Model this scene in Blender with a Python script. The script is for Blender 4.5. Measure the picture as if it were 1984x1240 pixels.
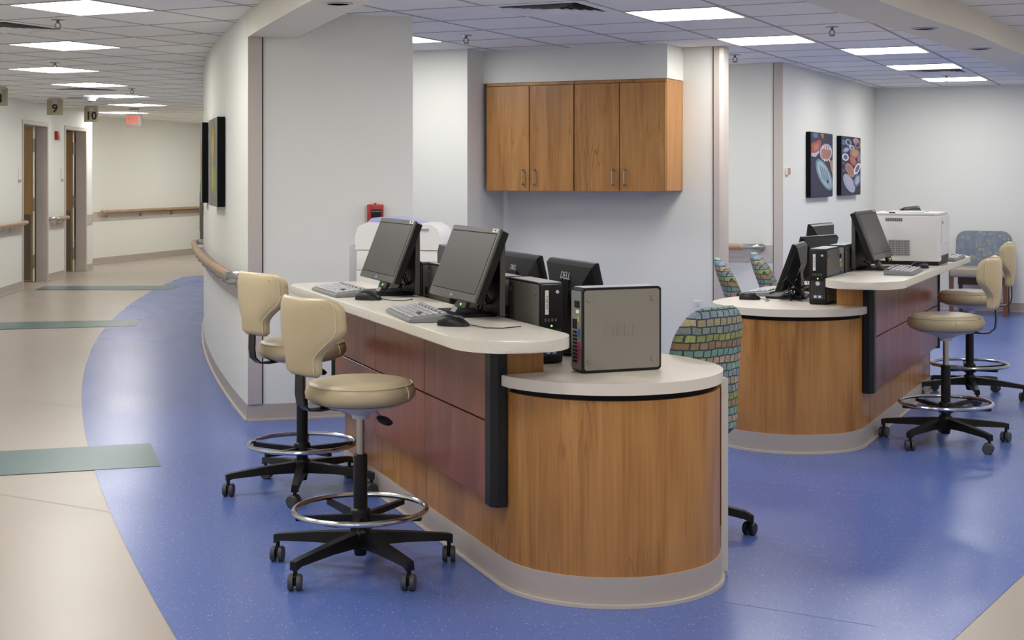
import bpy, bmesh, math, random
from mathutils import Vector, Matrix
random.seed(7)
for o in list(bpy.data.objects): bpy.data.objects.remove(o)
SC = bpy.context.scene
COL = SC.collection
# ------------------------------------------------------------------ camera
W, HH = 1984, 1240
F, CX, VH, EYE = 2760.0, 992.0, 340.0, 1.465
cam = bpy.data.cameras.new('camera'); camo = bpy.data.objects.new('camera', cam); COL.objects.link(camo)
camo.location = (0, 0, EYE); camo.rotation_euler = (math.pi/2, 0, 0)
cam.sensor_fit = 'HORIZONTAL'; cam.sensor_width = 36; cam.lens = 36*F/W
cam.shift_x = 0.0; cam.shift_y = -(HH/2-VH)/W
cam.clip_start = 0.05; cam.clip_end = 200
SC.camera = camo
# ------------------------------------------------------------------ world, exposure
wd = bpy.data.worlds.new('world'); SC.world = wd; wd.use_nodes = True
wd.node_tree.nodes['Background'].inputs[0].default_value = (.8, .82, .85, 1)
wd.node_tree.nodes['Background'].inputs[1].default_value = 0.0
SC.view_settings.view_transform = 'Standard'; SC.view_settings.look = 'None'
SC.view_settings.gamma = 1.0; SC.view_settings.use_curve_mapping = False
SC.view_settings.exposure = 0.0
LAMP = 19.0            # radiance of the ceiling troffer lenses
SC.cycles.max_bounces = 5; SC.cycles.diffuse_bounces = 4; SC.cycles.glossy_bounces = 2; SC.cycles.transmission_bounces = 0; SC.cycles.transparent_max_bounces = 2; SC.cycles.volume_bounces = 0; SC.cycles.caustics_reflective = False
SC.cycles.sample_clamp_indirect = 6
SC.cycles.adaptive_threshold = .03; SC.cycles.use_light_tree = False
# ------------------------------------------------------------------ frames
TH = math.radians(25.4)
G1 = Vector((math.cos(TH), -math.sin(TH), 0)); G2 = Vector((math.sin(TH), math.cos(TH), 0))
def gp(a, b, z=0): return G1*a + G2*b + Vector((0, 0, z))
CEIL = 2.44; T = 0.61
AX, AY = 41.737, 22.82                       # centre of the curved corridor
def arc(R, Y, z=0): return Vector((AX-math.sqrt(R*R-(Y-AY)**2), Y, z))
def rayarc(xpx, R):
    k = (xpx-CX)/F; lo, hi = 4.0, 30.0
    A = 1+k*k; Bq = -2*(k*AX+AY); Cq = AX*AX+AY*AY-R*R
    d = math.sqrt(Bq*Bq-4*A*Cq); Y = (-Bq-d)/(2*A)
    if Y < 2: Y = (-Bq+d)/(2*A)
    return Vector((k*Y, Y, 0))
def px(x, y, z=0.0):
    Y = F*(EYE-z)/(y-VH); return Vector(((x-CX)*Y/F, Y, z))
def zat(y, Y): return EYE-(y-VH)*Y/F
def rayplane_b(x, b):      # point on vertical plane g2=b under pixel column x
    k = (x-CX)/F; a = (k*G2.y-G2.x)*b/(G1.x-k*G1.y); return gp(a, b), a
def rayplane_a(x, a):
    k = (x-CX)/F; b = (k*G1.y-G1.x)*a/(G2.x-k*G2.y); return gp(a, b), b

# ------------------------------------------------------------------ materials
def nt(name):
    m = bpy.data.materials.new(name); m.use_nodes = True
    t = m.node_tree; return m, t, t.nodes['Principled BSDF'], t.nodes, t.links
def plain(name, col, rough=.5, metal=0, spec=.5, bump=0, bscale=200, coat=0, emit=None, estr=0, trans=0):
    m, t, p, n, l = nt(name)
    p.inputs['Base Color'].default_value = (*col, 1); p.inputs['Roughness'].default_value = rough
    p.inputs['Metallic'].default_value = metal; p.inputs['Specular IOR Level'].default_value = spec
    p.inputs['Coat Weight'].default_value = coat
    if emit: p.inputs['Emission Color'].default_value = (*emit, 1); p.inputs['Emission Strength'].default_value = estr
    if bump:
        tc = n.new('ShaderNodeTexCoord'); no = n.new('ShaderNodeTexNoise'); no.inputs['Scale'].default_value = bscale
        no.inputs['Detail'].default_value = 3
        b = n.new('ShaderNodeBump'); b.inputs['Strength'].default_value = bump; b.inputs['Distance'].default_value = .002
        l.new(tc.outputs['Object'], no.inputs['Vector']); l.new(no.outputs['Fac'], b.inputs['Height']); l.new(b.outputs['Normal'], p.inputs['Normal'])
    return m
def ramp(n, stops, interp='LINEAR'):
    r = n.new('ShaderNodeValToRGB'); r.color_ramp.interpolation = interp
    e = r.color_ramp.elements
    while len(e) > 1: e.remove(e[0])
    e[0].position = stops[0][0]; e[0].color = (*stops[0][1], 1)
    for pos, c in stops[1:]:
        k = e.new(pos); k.color = (*c, 1)
    return r
def wood(name, dark, mid, light, rough=.35, scale=1.0):
    m, t, p, n, l = nt(name)
    tc = n.new('ShaderNodeTexCoord'); oi = n.new('ShaderNodeObjectInfo')
    mu = n.new('ShaderNodeVectorMath'); mu.operation = 'SCALE'; mu.inputs['Scale'].default_value = 17
    cmb = n.new('ShaderNodeCombineXYZ'); 
    for i in range(3): l.new(oi.outputs['Random'], cmb.inputs[i])
    l.new(cmb.outputs[0], mu.inputs[0])
    ad = n.new('ShaderNodeVectorMath'); l.new(tc.outputs['Object'], ad.inputs[0]); l.new(mu.outputs[0], ad.inputs[1])
    mp = n.new('ShaderNodeMapping'); mp.inputs['Scale'].default_value = (9*scale, 9*scale, .9*scale); l.new(ad.outputs[0], mp.inputs[0])
    n1 = n.new('ShaderNodeTexNoise'); n1.inputs['Scale'].default_value = 1.0; n1.inputs['Detail'].default_value = 3; n1.inputs['Distortion'].default_value = .7
    l.new(mp.outputs[0], n1.inputs['Vector'])
    mp2 = n.new('ShaderNodeMapping'); mp2.inputs['Scale'].default_value = (90*scale, 90*scale, 3*scale); l.new(ad.outputs[0], mp2.inputs[0])
    n2 = n.new('ShaderNodeTexNoise'); n2.inputs['Scale'].default_value = 1.0; n2.inputs['Detail'].default_value = 3
    l.new(mp2.outputs[0], n2.inputs['Vector'])
    mx = n.new('ShaderNodeMath'); mx.operation = 'MULTIPLY_ADD'; mx.inputs[1].default_value = .35
    l.new(n2.outputs['Fac'], mx.inputs[0])
    m2 = n.new('ShaderNodeMath'); m2.operation = 'MULTIPLY'; m2.inputs[1].default_value = .68; l.new(n1.outputs['Fac'], m2.inputs[0])
    l.new(m2.outputs[0], mx.inputs[2])
    r = ramp(n, [(.25, dark), (.50, mid), (.78, light)])
    l.new(mx.outputs[0], r.inputs[0])
    mp3 = n.new('ShaderNodeMapping'); mp3.inputs['Scale'].default_value = (15*scale, 15*scale, 1.1*scale); l.new(ad.outputs[0], mp3.inputs[0])
    n3 = n.new('ShaderNodeTexNoise'); n3.inputs['Scale'].default_value = 1.0; n3.inputs['Detail'].default_value = 2; n3.inputs['Distortion'].default_value = 1.4
    l.new(mp3.outputs[0], n3.inputs['Vector'])
    n4 = n.new('ShaderNodeTexNoise'); n4.inputs['Scale'].default_value = 3.1; l.new(ad.outputs[0], n4.inputs['Vector'])
    r3 = ramp(n, [(.475, (0, 0, 0)), (.50, (1, 1, 1)), (.525, (0, 0, 0))]); l.new(n3.outputs['Fac'], r3.inputs[0])
    r4 = ramp(n, [(.50, (0, 0, 0)), (.68, (1, 1, 1))]); l.new(n4.outputs['Fac'], r4.inputs[0])
    m3 = n.new('ShaderNodeMath'); m3.operation = 'MULTIPLY'; l.new(r3.outputs[0], m3.inputs[0]); l.new(r4.outputs[0], m3.inputs[1])
    m4 = n.new('ShaderNodeMath'); m4.operation = 'MULTIPLY'; m4.inputs[1].default_value = .75; l.new(m3.outputs[0], m4.inputs[0])
    mxc = n.new('ShaderNodeMix'); mxc.data_type = 'RGBA'; l.new(m4.outputs[0], mxc.inputs['Factor']); l.new(r.outputs[0], mxc.inputs['A']); mxc.inputs['B'].default_value = (*dark, 1)
    l.new(mxc.outputs['Result'], p.inputs['Base Color'])
    p.inputs['Roughness'].default_value = rough
    return m
def vinyl(name, base, vary, speck, speck_amt, rough=.3, sscale=160):
    m, t, p, n, l = nt(name)
    tc = n.new('ShaderNodeTexCoord')
    n1 = n.new('ShaderNodeTexNoise'); n1.inputs['Scale'].default_value = 260; n1.inputs['Detail'].default_value = 2
    l.new(tc.outputs['Object'], n1.inputs['Vector'])
    n3 = n.new('ShaderNodeTexNoise'); n3.inputs['Scale'].default_value = .9; n3.inputs['Detail'].default_value = 1
    l.new(tc.outputs['Object'], n3.inputs['Vector'])
    r1 = ramp(n, [(.3, base), (.7, vary)]); l.new(n1.outputs['Fac'], r1.inputs[0])
    vo = n.new('ShaderNodeTexVoronoi'); vo.inputs['Scale'].default_value = sscale; l.new(tc.outputs['Object'], vo.inputs['Vector'])
    rd = ramp(n, [(0, (1, 1, 1)), (.16, (1, 1, 1)), (.26, (0, 0, 0))]); l.new(vo.outputs['Distance'], rd.inputs[0])
    sp = n.new('ShaderNodeSeparateColor'); l.new(vo.outputs['Color'], sp.inputs[0])
    gt = n.new('ShaderNodeMath'); gt.operation = 'LESS_THAN'; gt.inputs[1].default_value = speck_amt; l.new(sp.outputs[0], gt.inputs[0])
    ml = n.new('ShaderNodeMath'); ml.operation = 'MULTIPLY'; l.new(gt.outputs[0], ml.inputs[0]); l.new(rd.outputs[0], ml.inputs[1])
    mx = n.new('ShaderNodeMix'); mx.data_type = 'RGBA'; l.new(ml.outputs[0], mx.inputs['Factor'])
    l.new(r1.outputs[0], mx.inputs['A']); mx.inputs['B'].default_value = (*speck, 1)
    l.new(mx.outputs['Result'], p.inputs['Base Color'])
    rr = n.new('ShaderNodeMapRange'); rr.inputs[3].default_value = rough-.05; rr.inputs[4].default_value = rough+.08
    l.new(n3.outputs['Fac'], rr.inputs[0]); l.new(rr.outputs[0], p.inputs['Roughness'])
    p.inputs['Specular IOR Level'].default_value = .36
    return m
def mosaic(name):
    m, t, p, n, l = nt(name)
    tc = n.new('ShaderNodeTexCoord'); no = n.new('ShaderNodeTexNoise'); no.inputs['Scale'].default_value = 14
    l.new(tc.outputs['Object'], no.inputs['Vector'])
    sb = n.new('ShaderNodeVectorMath'); sb.operation = 'SUBTRACT'; sb.inputs[1].default_value = (.5, .5, .5); l.new(no.outputs['Color'], sb.inputs[0])
    sc = n.new('ShaderNodeVectorMath'); sc.operation = 'SCALE'; sc.inputs['Scale'].default_value = .016; l.new(sb.outputs[0], sc.inputs[0])
    ad = n.new('ShaderNodeVectorMath'); l.new(tc.outputs['Object'], ad.inputs[0]); l.new(sc.outputs[0], ad.inputs[1])
    sx = n.new('ShaderNodeSeparateXYZ'); l.new(ad.outputs[0], sx.inputs[0])
    RH = .031
    # u runs round the back from side to side and front to back
    uy = n.new('ShaderNodeMath'); uy.operation = 'MULTIPLY_ADD'; uy.inputs[1].default_value = .25; l.new(sx.outputs[1], uy.inputs[0]); l.new(sx.outputs[0], uy.inputs[2])
    cb = n.new('ShaderNodeCombineXYZ'); l.new(uy.outputs[0], cb.inputs[0]); l.new(sx.outputs[2], cb.inputs[1])
    br = n.new('ShaderNodeTexBrick'); l.new(cb.outputs[0], br.inputs['Vector'])
    br.inputs['Scale'].default_value = 1.0; br.inputs['Brick Width'].default_value = .036; br.inputs['Row Height'].default_value = RH
    br.inputs['Mortar Size'].default_value = .0028; br.inputs['Mortar Smooth'].default_value = .1
    br.inputs['Color1'].default_value = (.75, .75, .75, 1); br.inputs['Color2'].default_value = (1.1, 1.1, 1.1, 1); br.inputs['Mortar'].default_value = (0, 0, 0, 1)
    dv = n.new('ShaderNodeMath'); dv.operation = 'DIVIDE'; dv.inputs[1].default_value = RH; l.new(sx.outputs[2], dv.inputs[0])
    fl = n.new('ShaderNodeMath'); fl.operation = 'FLOOR'; l.new(dv.outputs[0], fl.inputs[0])
    d8 = n.new('ShaderNodeMath'); d8.operation = 'DIVIDE'; d8.inputs[1].default_value = 8; l.new(fl.outputs[0], d8.inputs[0])
    fr = n.new('ShaderNodeMath'); fr.operation = 'FRACT'; l.new(d8.outputs[0], fr.inputs[0])
    ao = n.new('ShaderNodeMath'); ao.inputs[1].default_value = .06; l.new(fr.outputs[0], ao.inputs[0])
    cols = [(.22, .38, .33), (.36, .23, .12), (.36, .41, .14), (.29, .34, .33), (.50, .41, .25), (.27, .35, .42), (.33, .50, .42), (.54, .40, .29)]
    r = ramp(n, [(i/8, c) for i, c in enumerate(cols)], 'CONSTANT'); l.new(ao.outputs[0], r.inputs[0])
    # scribble inside the blocks
    n2 = n.new('ShaderNodeTexNoise'); n2.inputs['Scale'].default_value = 120; n2.inputs['Detail'].default_value = 2; l.new(tc.outputs['Object'], n2.inputs['Vector'])
    r2 = ramp(n, [(.42, (1, 1, 1)), (.49, (.55, .6, .6)), (.56, (1, 1, 1))]); l.new(n2.outputs['Fac'], r2.inputs[0])
    m1 = n.new('ShaderNodeMix'); m1.data_type = 'RGBA'; m1.blend_type = 'MULTIPLY'; m1.inputs['Factor'].default_value = 1
    l.new(r.outputs[0], m1.inputs['A']); l.new(r2.outputs[0], m1.inputs['B'])
    m2 = n.new('ShaderNodeMix'); m2.data_type = 'RGBA'; m2.blend_type = 'MULTIPLY'; m2.inputs['Factor'].default_value = 1
    l.new(m1.outputs['Result'], m2.inputs['A']); l.new(br.outputs['Color'], m2.inputs['B'])
    m3 = n.new('ShaderNodeMix'); m3.data_type = 'RGBA'; l.new(br.outputs['Fac'], m3.inputs['Factor'])
    l.new(m2.outputs['Result'], m3.inputs['A']); m3.inputs['B'].default_value = (.035, .06, .07, 1)
    l.new(m3.outputs['Result'], p.inputs['Base Color']); p.inputs['Roughness'].default_value = .75
    return m
def spotted(name, base, c2, dots):
    m, t, p, n, l = nt(name)
    tc = n.new('ShaderNodeTexCoord')
    n1 = n.new('ShaderNodeTexNoise'); n1.inputs['Scale'].default_value = 14; l.new(tc.outputs['Object'], n1.inputs['Vector'])
    r = ramp(n, [(.4, base), (.6, c2)]); l.new(n1.outputs['Fac'], r.inputs[0])
    v = n.new('ShaderNodeTexVoronoi'); v.inputs['Scale'].default_value = 17; l.new(tc.outputs['Object'], v.inputs['Vector'])
    r2 = ramp(n, [(.2, (1, 1, 1)), (.32, (0, 0, 0))]); l.new(v.outputs['Distance'], r2.inputs[0])
    mx = n.new('ShaderNodeMix'); mx.data_type = 'RGBA'; l.new(r2.outputs[0], mx.inputs['Factor']); l.new(r.outputs[0], mx.inputs['A']); mx.inputs['B'].default_value = (*dots, 1)
    l.new(mx.outputs['Result'], p.inputs['Base Color']); p.inputs['Roughness'].default_value = .8
    return m

M = {}
M['wall'] = plain('wall_paint', (.80, .80, .745), .65)
M['ceiling'] = plain('ceiling_tile', (.90, .885, .86), .9, spec=.15)
M['tbar'] = plain('ceiling_grid', (.46, .45, .43), .7)
M['bulk'] = plain('bulkhead_paint', (.80, .765, .67), .65)
M['blue'] = vinyl('blue_vinyl', (.080, .132, .385), (.118, .180, .47), (.62, .68, .88), .10, .24, 120)
M['beige'] = vinyl('beige_vinyl', (.36, .31, .26), (.435, .38, .32), (.25, .19, .13), .22, .3, 170)
M['green'] = vinyl('green_vinyl', (.062, .125, .13), (.10, .175, .17), (.2, .3, .28), .1, .3, 150)
M['seamline'] = plain('vinyl_weld', (.17, .19, .40), .5)
M['taupe'] = plain('taupe_rubber', (.455, .395, .35), .45)
M['taupe_l'] = plain('taupe_lip', (.55, .49, .44), .4)
M['trim'] = plain('taupe_trim', (.56, .495, .45), .45)
M['oak'] = wood('honey_wood', (.19, .074, .018), (.41, .188, .052), (.55, .280, .090))
M['cherry'] = wood('cherry_laminate', (.135, .040, .019), (.235, .075, .037), (.32, .118, .060), .28)
M['door'] = wood('maple_door', (.27, .15, .055), (.36, .215, .085), (.43, .28, .125), .4)
M['rail'] = wood('rail_wood', (.30, .17, .08), (.42, .26, .14), (.5, .33, .19), .35)
M['slab'] = vinyl('solid_surface_top', (.68, .63, .535), (.78, .735, .645), (.42, .35, .27), .12, .27, 230)
M['lowtop'] = plain('laminate_top', (.75, .68, .595), .32)
M['white_panel'] = plain('white_laminate', (.60, .58, .52), .45)
M['black'] = plain('black_plastic', (.009, .009, .010), .40, spec=.3)
M['black_metal'] = plain('black_metal', (.010, .011, .013), .33, spec=.32)
M['rubber'] = plain('grey_rubber', (.055, .055, .06), .55)
M['gap'] = plain('dark_gap', (.006, .006, .006), .9)
M['chrome'] = plain('chrome', (.62, .62, .63), .16, 1)
M['steel'] = plain('brushed_steel', (.44, .43, .41), .3, 1)
M['vinyl_seat'] = plain('beige_upholstery', (.50, .41, .255), .36, bump=0, bscale=120)
M['seat_side'] = plain('beige_upholstery_band', (.44, .345, .195), .36, bump=0, bscale=120)
M['seam'] = plain('piping', (.60, .52, .36), .5)
M['white_plastic'] = plain('white_plastic', (.62, .62, .63), .4)
M['mosaic'] = mosaic('mosaic_fabric')
M['guest'] = spotted('blue_spotted_fabric', (.17, .20, .25), (.21, .24, .30), (.31, .33, .23))
M['guest_seat'] = plain('tan_seat', (.36, .30, .235), .5)
M['legwood'] = wood('dark_leg_wood', (.10, .035, .015), (.16, .06, .028), (.2, .085, .04))
M['bezel'] = plain('monitor_bezel', (.085, .080, .072), .38)
M['screen'] = plain('screen_glass', (.052, .048, .042), .38, spec=.5)
M['pcgrey'] = plain('pc_side_grey', (.27, .25, .225), .38, metal=.25)
M['pcdark'] = plain('pc_dark_side', (.15, .14, .128), .38, metal=.3)
M['pctop'] = plain('pc_silver_sheen', (.58, .59, .64), .3)  # silver plastic, with the bluish ceiling reflection mixed into its colour
M['pcback'] = plain('pc_back_plate', (.33, .33, .32), .4, metal=.6)
M['kb'] = plain('keyboard_body', (.22, .22, .225), .4)
M['key'] = plain('keyboard_keys', (.46, .46, .48), .32)
M['keyd'] = plain('keyboard_keys_dark', (.03, .03, .034), .4)
M['printer'] = plain('printer_white', (.74, .74, .745), .4)
M['printer_b'] = plain('printer_grey', (.50, .51, .52), .4)
M['printer_blue'] = plain('printer_lid_tray', (.33, .36, .62), .35)
M['dgrey'] = plain('dark_grey_plastic', (.12, .12, .125), .4)
M['red'] = plain('red_paint', (.42, .022, .012), .35)
M['redlit'] = plain('exit_red', (.7, .05, .03), .4, emit=(1, .10, .05), estr=1.1)
M['sign'] = plain('sign_tan', (.36, .32, .21), .5)
M['signtop'] = plain('sign_clip', (.5, .48, .42), .4)
M['label'] = plain('white_label', (.75, .74, .72), .5)
M['ink'] = plain('ink', (.01, .01, .01), .6)
M['green_led'] = plain('green_led', (.2, .6, .05), .4, emit=(.35, 1, .1), estr=2.0)
M['bluesticker'] = plain('blue_sticker', (.05, .09, .42), .35)
M['magenta'] = plain('magenta_port', (.33, .02, .10), .4)
M['portblue'] = plain('blue_port', (.06, .12, .30), .4)
M['portgreen'] = plain('green_port', (.35, .45, .10), .4)
M['lens'] = plain('troffer_lens', (.9, .9, .9), .5, emit=(1.0, .985, .95), estr=LAMP)
M['canvas_grey'] = plain('canvas_grey', (.23, .21, .20), .7)
M['canvas_black'] = plain('canvas_black', (.004, .004, .004), .7, spec=.12)
M['canvas_navy'] = plain('canvas_navy', (.03, .03, .06), .6, spec=.25)
M['yellow'] = plain('paint_yellow', (.50, .40, .05), .7)
M['lime'] = plain('paint_lime', (.25, .42, .08), .7)
M['pinkish'] = plain('paint_rust', (.36, .17, .13), .7)
M['teal'] = plain('paint_teal', (.12, .24, .29), .6)
M['paleblue'] = plain('paint_pale_blue', (.36, .42, .50), .6)
M['lilac'] = plain('paint_lilac', (.42, .40, .52), .6)
M['brick'] = plain('paint_brick_red', (.36, .055, .035), .6)
M['tan'] = plain('paint_tan', (.40, .23, .13), .6)
M['violet'] = plain('paint_violet', (.10, .11, .28), .6)
M['peach'] = plain('peach_plate', (.55, .30, .18), .5)
M['ivory'] = plain('ivory_plate', (.78, .77, .70), .45)
M['kick'] = plain('door_kickplate', (.16, .13, .095), .4, metal=.2)
M['brass'] = plain('sprinkler_bronze', (.20, .13, .08), .35, metal=.8)
M['hinge'] = plain('hinge_steel', (.30, .30, .29), .35, metal=.8)

# ------------------------------------------------------------------ mesh helpers
class B:
    def __init__(s): s.bm = bmesh.new()
    def _fin(s, vs, Mx):
        if Mx is not None: bmesh.ops.transform(s.bm, matrix=Mx, verts=vs)
    def box(s, x0, x1, y0, y1, z0, z1, bev=0, seg=2, Mx=None):
        t = bmesh.new(); r = bmesh.ops.create_cube(t, size=1)
        bmesh.ops.scale(t, vec=(abs(x1-x0), abs(y1-y0), abs(z1-z0)), verts=t.verts)
        bmesh.ops.translate(t, vec=((x0+x1)/2, (y0+y1)/2, (z0+z1)/2), verts=t.verts)
        if bev: bmesh.ops.bevel(t, geom=t.edges[:], offset=bev, segments=seg, profile=.5, affect='EDGES')
        s._merge(t, Mx); return s
    def _merge(s, t, Mx=None):
        bmesh.ops.recalc_face_normals(t, faces=t.faces)
        if Mx is not None: bmesh.ops.transform(t, matrix=Mx, verts=t.verts)
        me = bpy.data.meshes.new('tmp'); t.to_mesh(me); t.free(); s.bm.from_mesh(me); bpy.data.meshes.remove(me)
    def prism(s, poly, z0, z1, bev=0, seg=2, Mx=None, bev_bottom=True):
        t = bmesh.new()
        lo = [t.verts.new((p[0], p[1], z0)) for p in poly]; hi = [t.verts.new((p[0], p[1], z1)) for p in poly]
        t.faces.new(lo[::-1]); t.faces.new(hi)
        k = len(poly)
        for i in range(k): t.faces.new((lo[i], lo[(i+1) % k], hi[(i+1) % k], hi[i]))
        if bev:
            es = [e for e in t.edges if abs(e.verts[0].co.z-e.verts[1].co.z) < 1e-6 and (bev_bottom or e.verts[0].co.z > (z0+z1)/2)]
            bmesh.ops.bevel(t, geom=es, offset=bev, segments=seg, profile=.5, affect='EDGES')
        s._merge(t, Mx); return s
    def loft(s, rings, cap=True, Mx=None, closed=True):
        t = bmesh.new(); R = [[t.verts.new(p) for p in r] for r in rings]
        k = len(R[0])
        for a, b in zip(R, R[1:]):
            for i in range(k if closed else k-1):
                j = (i+1) % k
                try: t.faces.new((a[i], a[j], b[j], b[i]))
                except ValueError: pass
        if cap and closed:
            t.faces.new(R[0][::-1]); t.faces.new(R[-1])
        s._merge(t, Mx); return s
    def tube(s, pts, r, n=8, Mx=None):
        pts = [Vector(p) for p in pts]; rs = r if isinstance(r, (list, tuple)) else [r]*len(pts)
        rings = []; up = None
        for i, p in enumerate(pts):
            d = (pts[min(i+1, len(pts)-1)]-pts[max(i-1, 0)]).normalized()
            if up is None:
                up = Vector((0, 0, 1)) if abs(d.z) < .9 else Vector((1, 0, 0))
            u = d.cross(up).normalized(); v = u.cross(d).normalized(); up = v
            rings.append([p+(u*math.cos(2*math.pi*k/n)+v*math.sin(2*math.pi*k/n))*rs[i] for k in range(n)])
        return s.loft(rings, Mx=Mx)
    def lathe(s, prof, n=24, Mx=None, c=(0, 0)):
        t = bmesh.new(); R = []
        for r, z in prof:
            if r < 1e-5: R.append([t.verts.new((c[0], c[1], z))])
            else: R.append([t.verts.new((c[0]+r*math.cos(2*math.pi*k/n), c[1]+r*math.sin(2*math.pi*k/n), z)) for k in range(n)])
        for a, b in zip(R, R[1:]):
            for i in range(n):
                j = (i+1) % n
                if len(a) == 1 and len(b) == 1: continue
                if len(a) == 1: t.faces.new((a[0], b[j], b[i]))
                elif len(b) == 1: t.faces.new((a[i], a[j], b[0]))
                else: t.faces.new((a[i], a[j], b[j], b[i]))
        if len(R[0]) > 1: t.faces.new(R[0][::-1])
        if len(R[-1]) > 1: t.faces.new(R[-1])
        s._merge(t, Mx); return s
    def torus(s, R, r, z, n=40, m=10):
        t = bmesh.new()
        V = [[t.verts.new(((R+r*math.cos(2*math.pi*j/m))*math.cos(2*math.pi*i/n), (R+r*math.cos(2*math.pi*j/m))*math.sin(2*math.pi*i/n), z+r*math.sin(2*math.pi*j/m))) for j in range(m)] for i in range(n)]
        for i in range(n):
            for j in range(m): t.faces.new((V[i][j], V[(i+1) % n][j], V[(i+1) % n][(j+1) % m], V[i][(j+1) % m]))
        s._merge(t); return s
    def poly(s, pts, Mx=None):
        t = bmesh.new(); t.faces.new([t.verts.new(p) for p in pts]); 
        if Mx is not None: bmesh.ops.transform(t, matrix=Mx, verts=t.verts)
        me = bpy.data.meshes.new('tmp'); t.to_mesh(me); t.free(); s.bm.from_mesh(me); bpy.data.meshes.remove(me); return s
    def obj(s, name, mat, parent=None, smooth=35, label=None, cat=None, group=None, kind=None):
        me = bpy.data.meshes.new(name); s.bm.to_mesh(me); s.bm.free()
        mats = mat if isinstance(mat, (list, tuple)) else [mat]
        for q in mats: me.materials.append(M[q])
        if smooth:
            for pg in me.polygons: pg.use_smooth = True
            me.set_sharp_from_angle(angle=math.radians(smooth))
        o = bpy.data.objects.new(name, me); COL.objects.link(o)
        if parent: o.parent = parent
        tag(o, label, cat, group, kind)
        return o
def tag(o, label=None, cat=None, group=None, kind=None):
    if label: o['label'] = label
    if cat: o['category'] = cat
    if group: o['group'] = group
    if kind: o['kind'] = kind
def thing(name, label, cat, loc=(0, 0, 0), rz=0, group=None, kind=None):
    o = bpy.data.objects.new(name, None); COL.objects.link(o); o.location = loc; o.rotation_euler = (0, 0, rz)
    o.empty_display_size = .1; tag(o, label, cat, group, kind); return o
def struct(o, label, cat): tag(o, label, cat, kind='structure'); return o
def dup(root, loc, rz, label=None):
    r = root.copy(); COL.objects.link(r); r.location = loc; r.rotation_euler = (0, 0, rz)
    if label: r['label'] = label
    for ch in list(root.children):
        c = ch.copy(); COL.objects.link(c); c.parent = r
        for g in ch.children:
            d = g.copy(); COL.objects.link(d); d.parent = c
    return r
def text(name, body, size, mat, parent, Mx, depth=.001, align='CENTER', bold=0, spacing=1):
    cu = bpy.data.curves.new('txt', 'FONT'); cu.body = body; cu.size = size; cu.extrude = depth; cu.align_x = align; cu.align_y = 'CENTER'
    cu.resolution_u = 3; cu.offset = bold; cu.space_character = spacing
    to = bpy.data.objects.new('txt', cu); COL.objects.link(to); bpy.context.view_layer.update()
    me = bpy.data.meshes.new_from_object(to.evaluated_get(bpy.context.evaluated_depsgraph_get()))
    bpy.data.objects.remove(to); bpy.data.curves.remove(cu)
    me.transform(Mx); me.name = name; me.materials.clear(); me.materials.append(M[mat])
    o = bpy.data.objects.new(name, me); COL.objects.link(o); o.parent = parent; return o
def Tm(x, y, z): return Matrix.Translation((x, y, z))
def R(ax, deg): return Matrix.Rotation(math.radians(deg), 4, ax)
def poly_g(pts): return [(gp(a, b).x, gp(a, b).y) for a, b in pts]

# =================================================================== STRUCTURE
# ---- floor
fl = B().poly([(-14, -4, 0), (14, -4, 0), (14, 34, 0), (-14, 34, 0)]).obj('floor', 'beige', smooth=0)
struct(fl, 'speckled beige sheet vinyl floor with blue and green inlays', 'floor')
rb_p, rb_d = Vector((1.392, 4.493, 0)), Vector((.488, .738, 0)).normalized()
left_edge = [arc(46.553, Y) for Y in [2.35+i*(20.6-2.35)/60 for i in range(61)]]
apex = left_edge[0]
pol = [(p.x, p.y, .0015) for p in left_edge] + [(-4.45, 20.95, .0015), (-3.4, 20.95, .0015)] + [(3, 22, .0015), (12, 20.5, .0015)]
pol += [((rb_p+rb_d*k).x, (rb_p+rb_d*k).y, .0015) for k in (14, 8, 4, 0, -1.5, -2.6)]
bl = B().poly(pol).obj('blue_inlay', 'blue', fl, 0)
tag(bl, 'speckled blue sheet vinyl with a curved edge')
def strip(pts, k): 
    return B().poly([(p.x, p.y, .003) for p in pts]).obj('green_strip', 'green', fl, 0)
strip([px(-260, 889), px(292, 859.5), px(312, 904), px(-260, 937)], 0)
strip([px(-200, 629), px(-200, 644), px(264, 632), px(271, 620)], 0)
strip([px(68, 562), px(86, 554.5), px(350, 554), px(330, 562)], 0)
# faint welded seams of the vinyl sheets
sm = B()
for (p, q) in (((1398, 930), (1870, 976)), ((1398, 1166), (1700, 1215)), ((0, 958), (212, 992)), ((0, 772), (155, 790))):
    a, b = px(*p), px(*q); d = (b-a).normalized(); nn = Vector((-d.y, d.x, 0))*.0013
    sm.poly([a-nn+Vector((0, 0, .0022)), b-nn+Vector((0, 0, .0022)), b+nn+Vector((0, 0, .0022)), a+nn+Vector((0, 0, .0022))])
sm.obj('sheet_seam', 'seamline', fl, 0)

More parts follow.
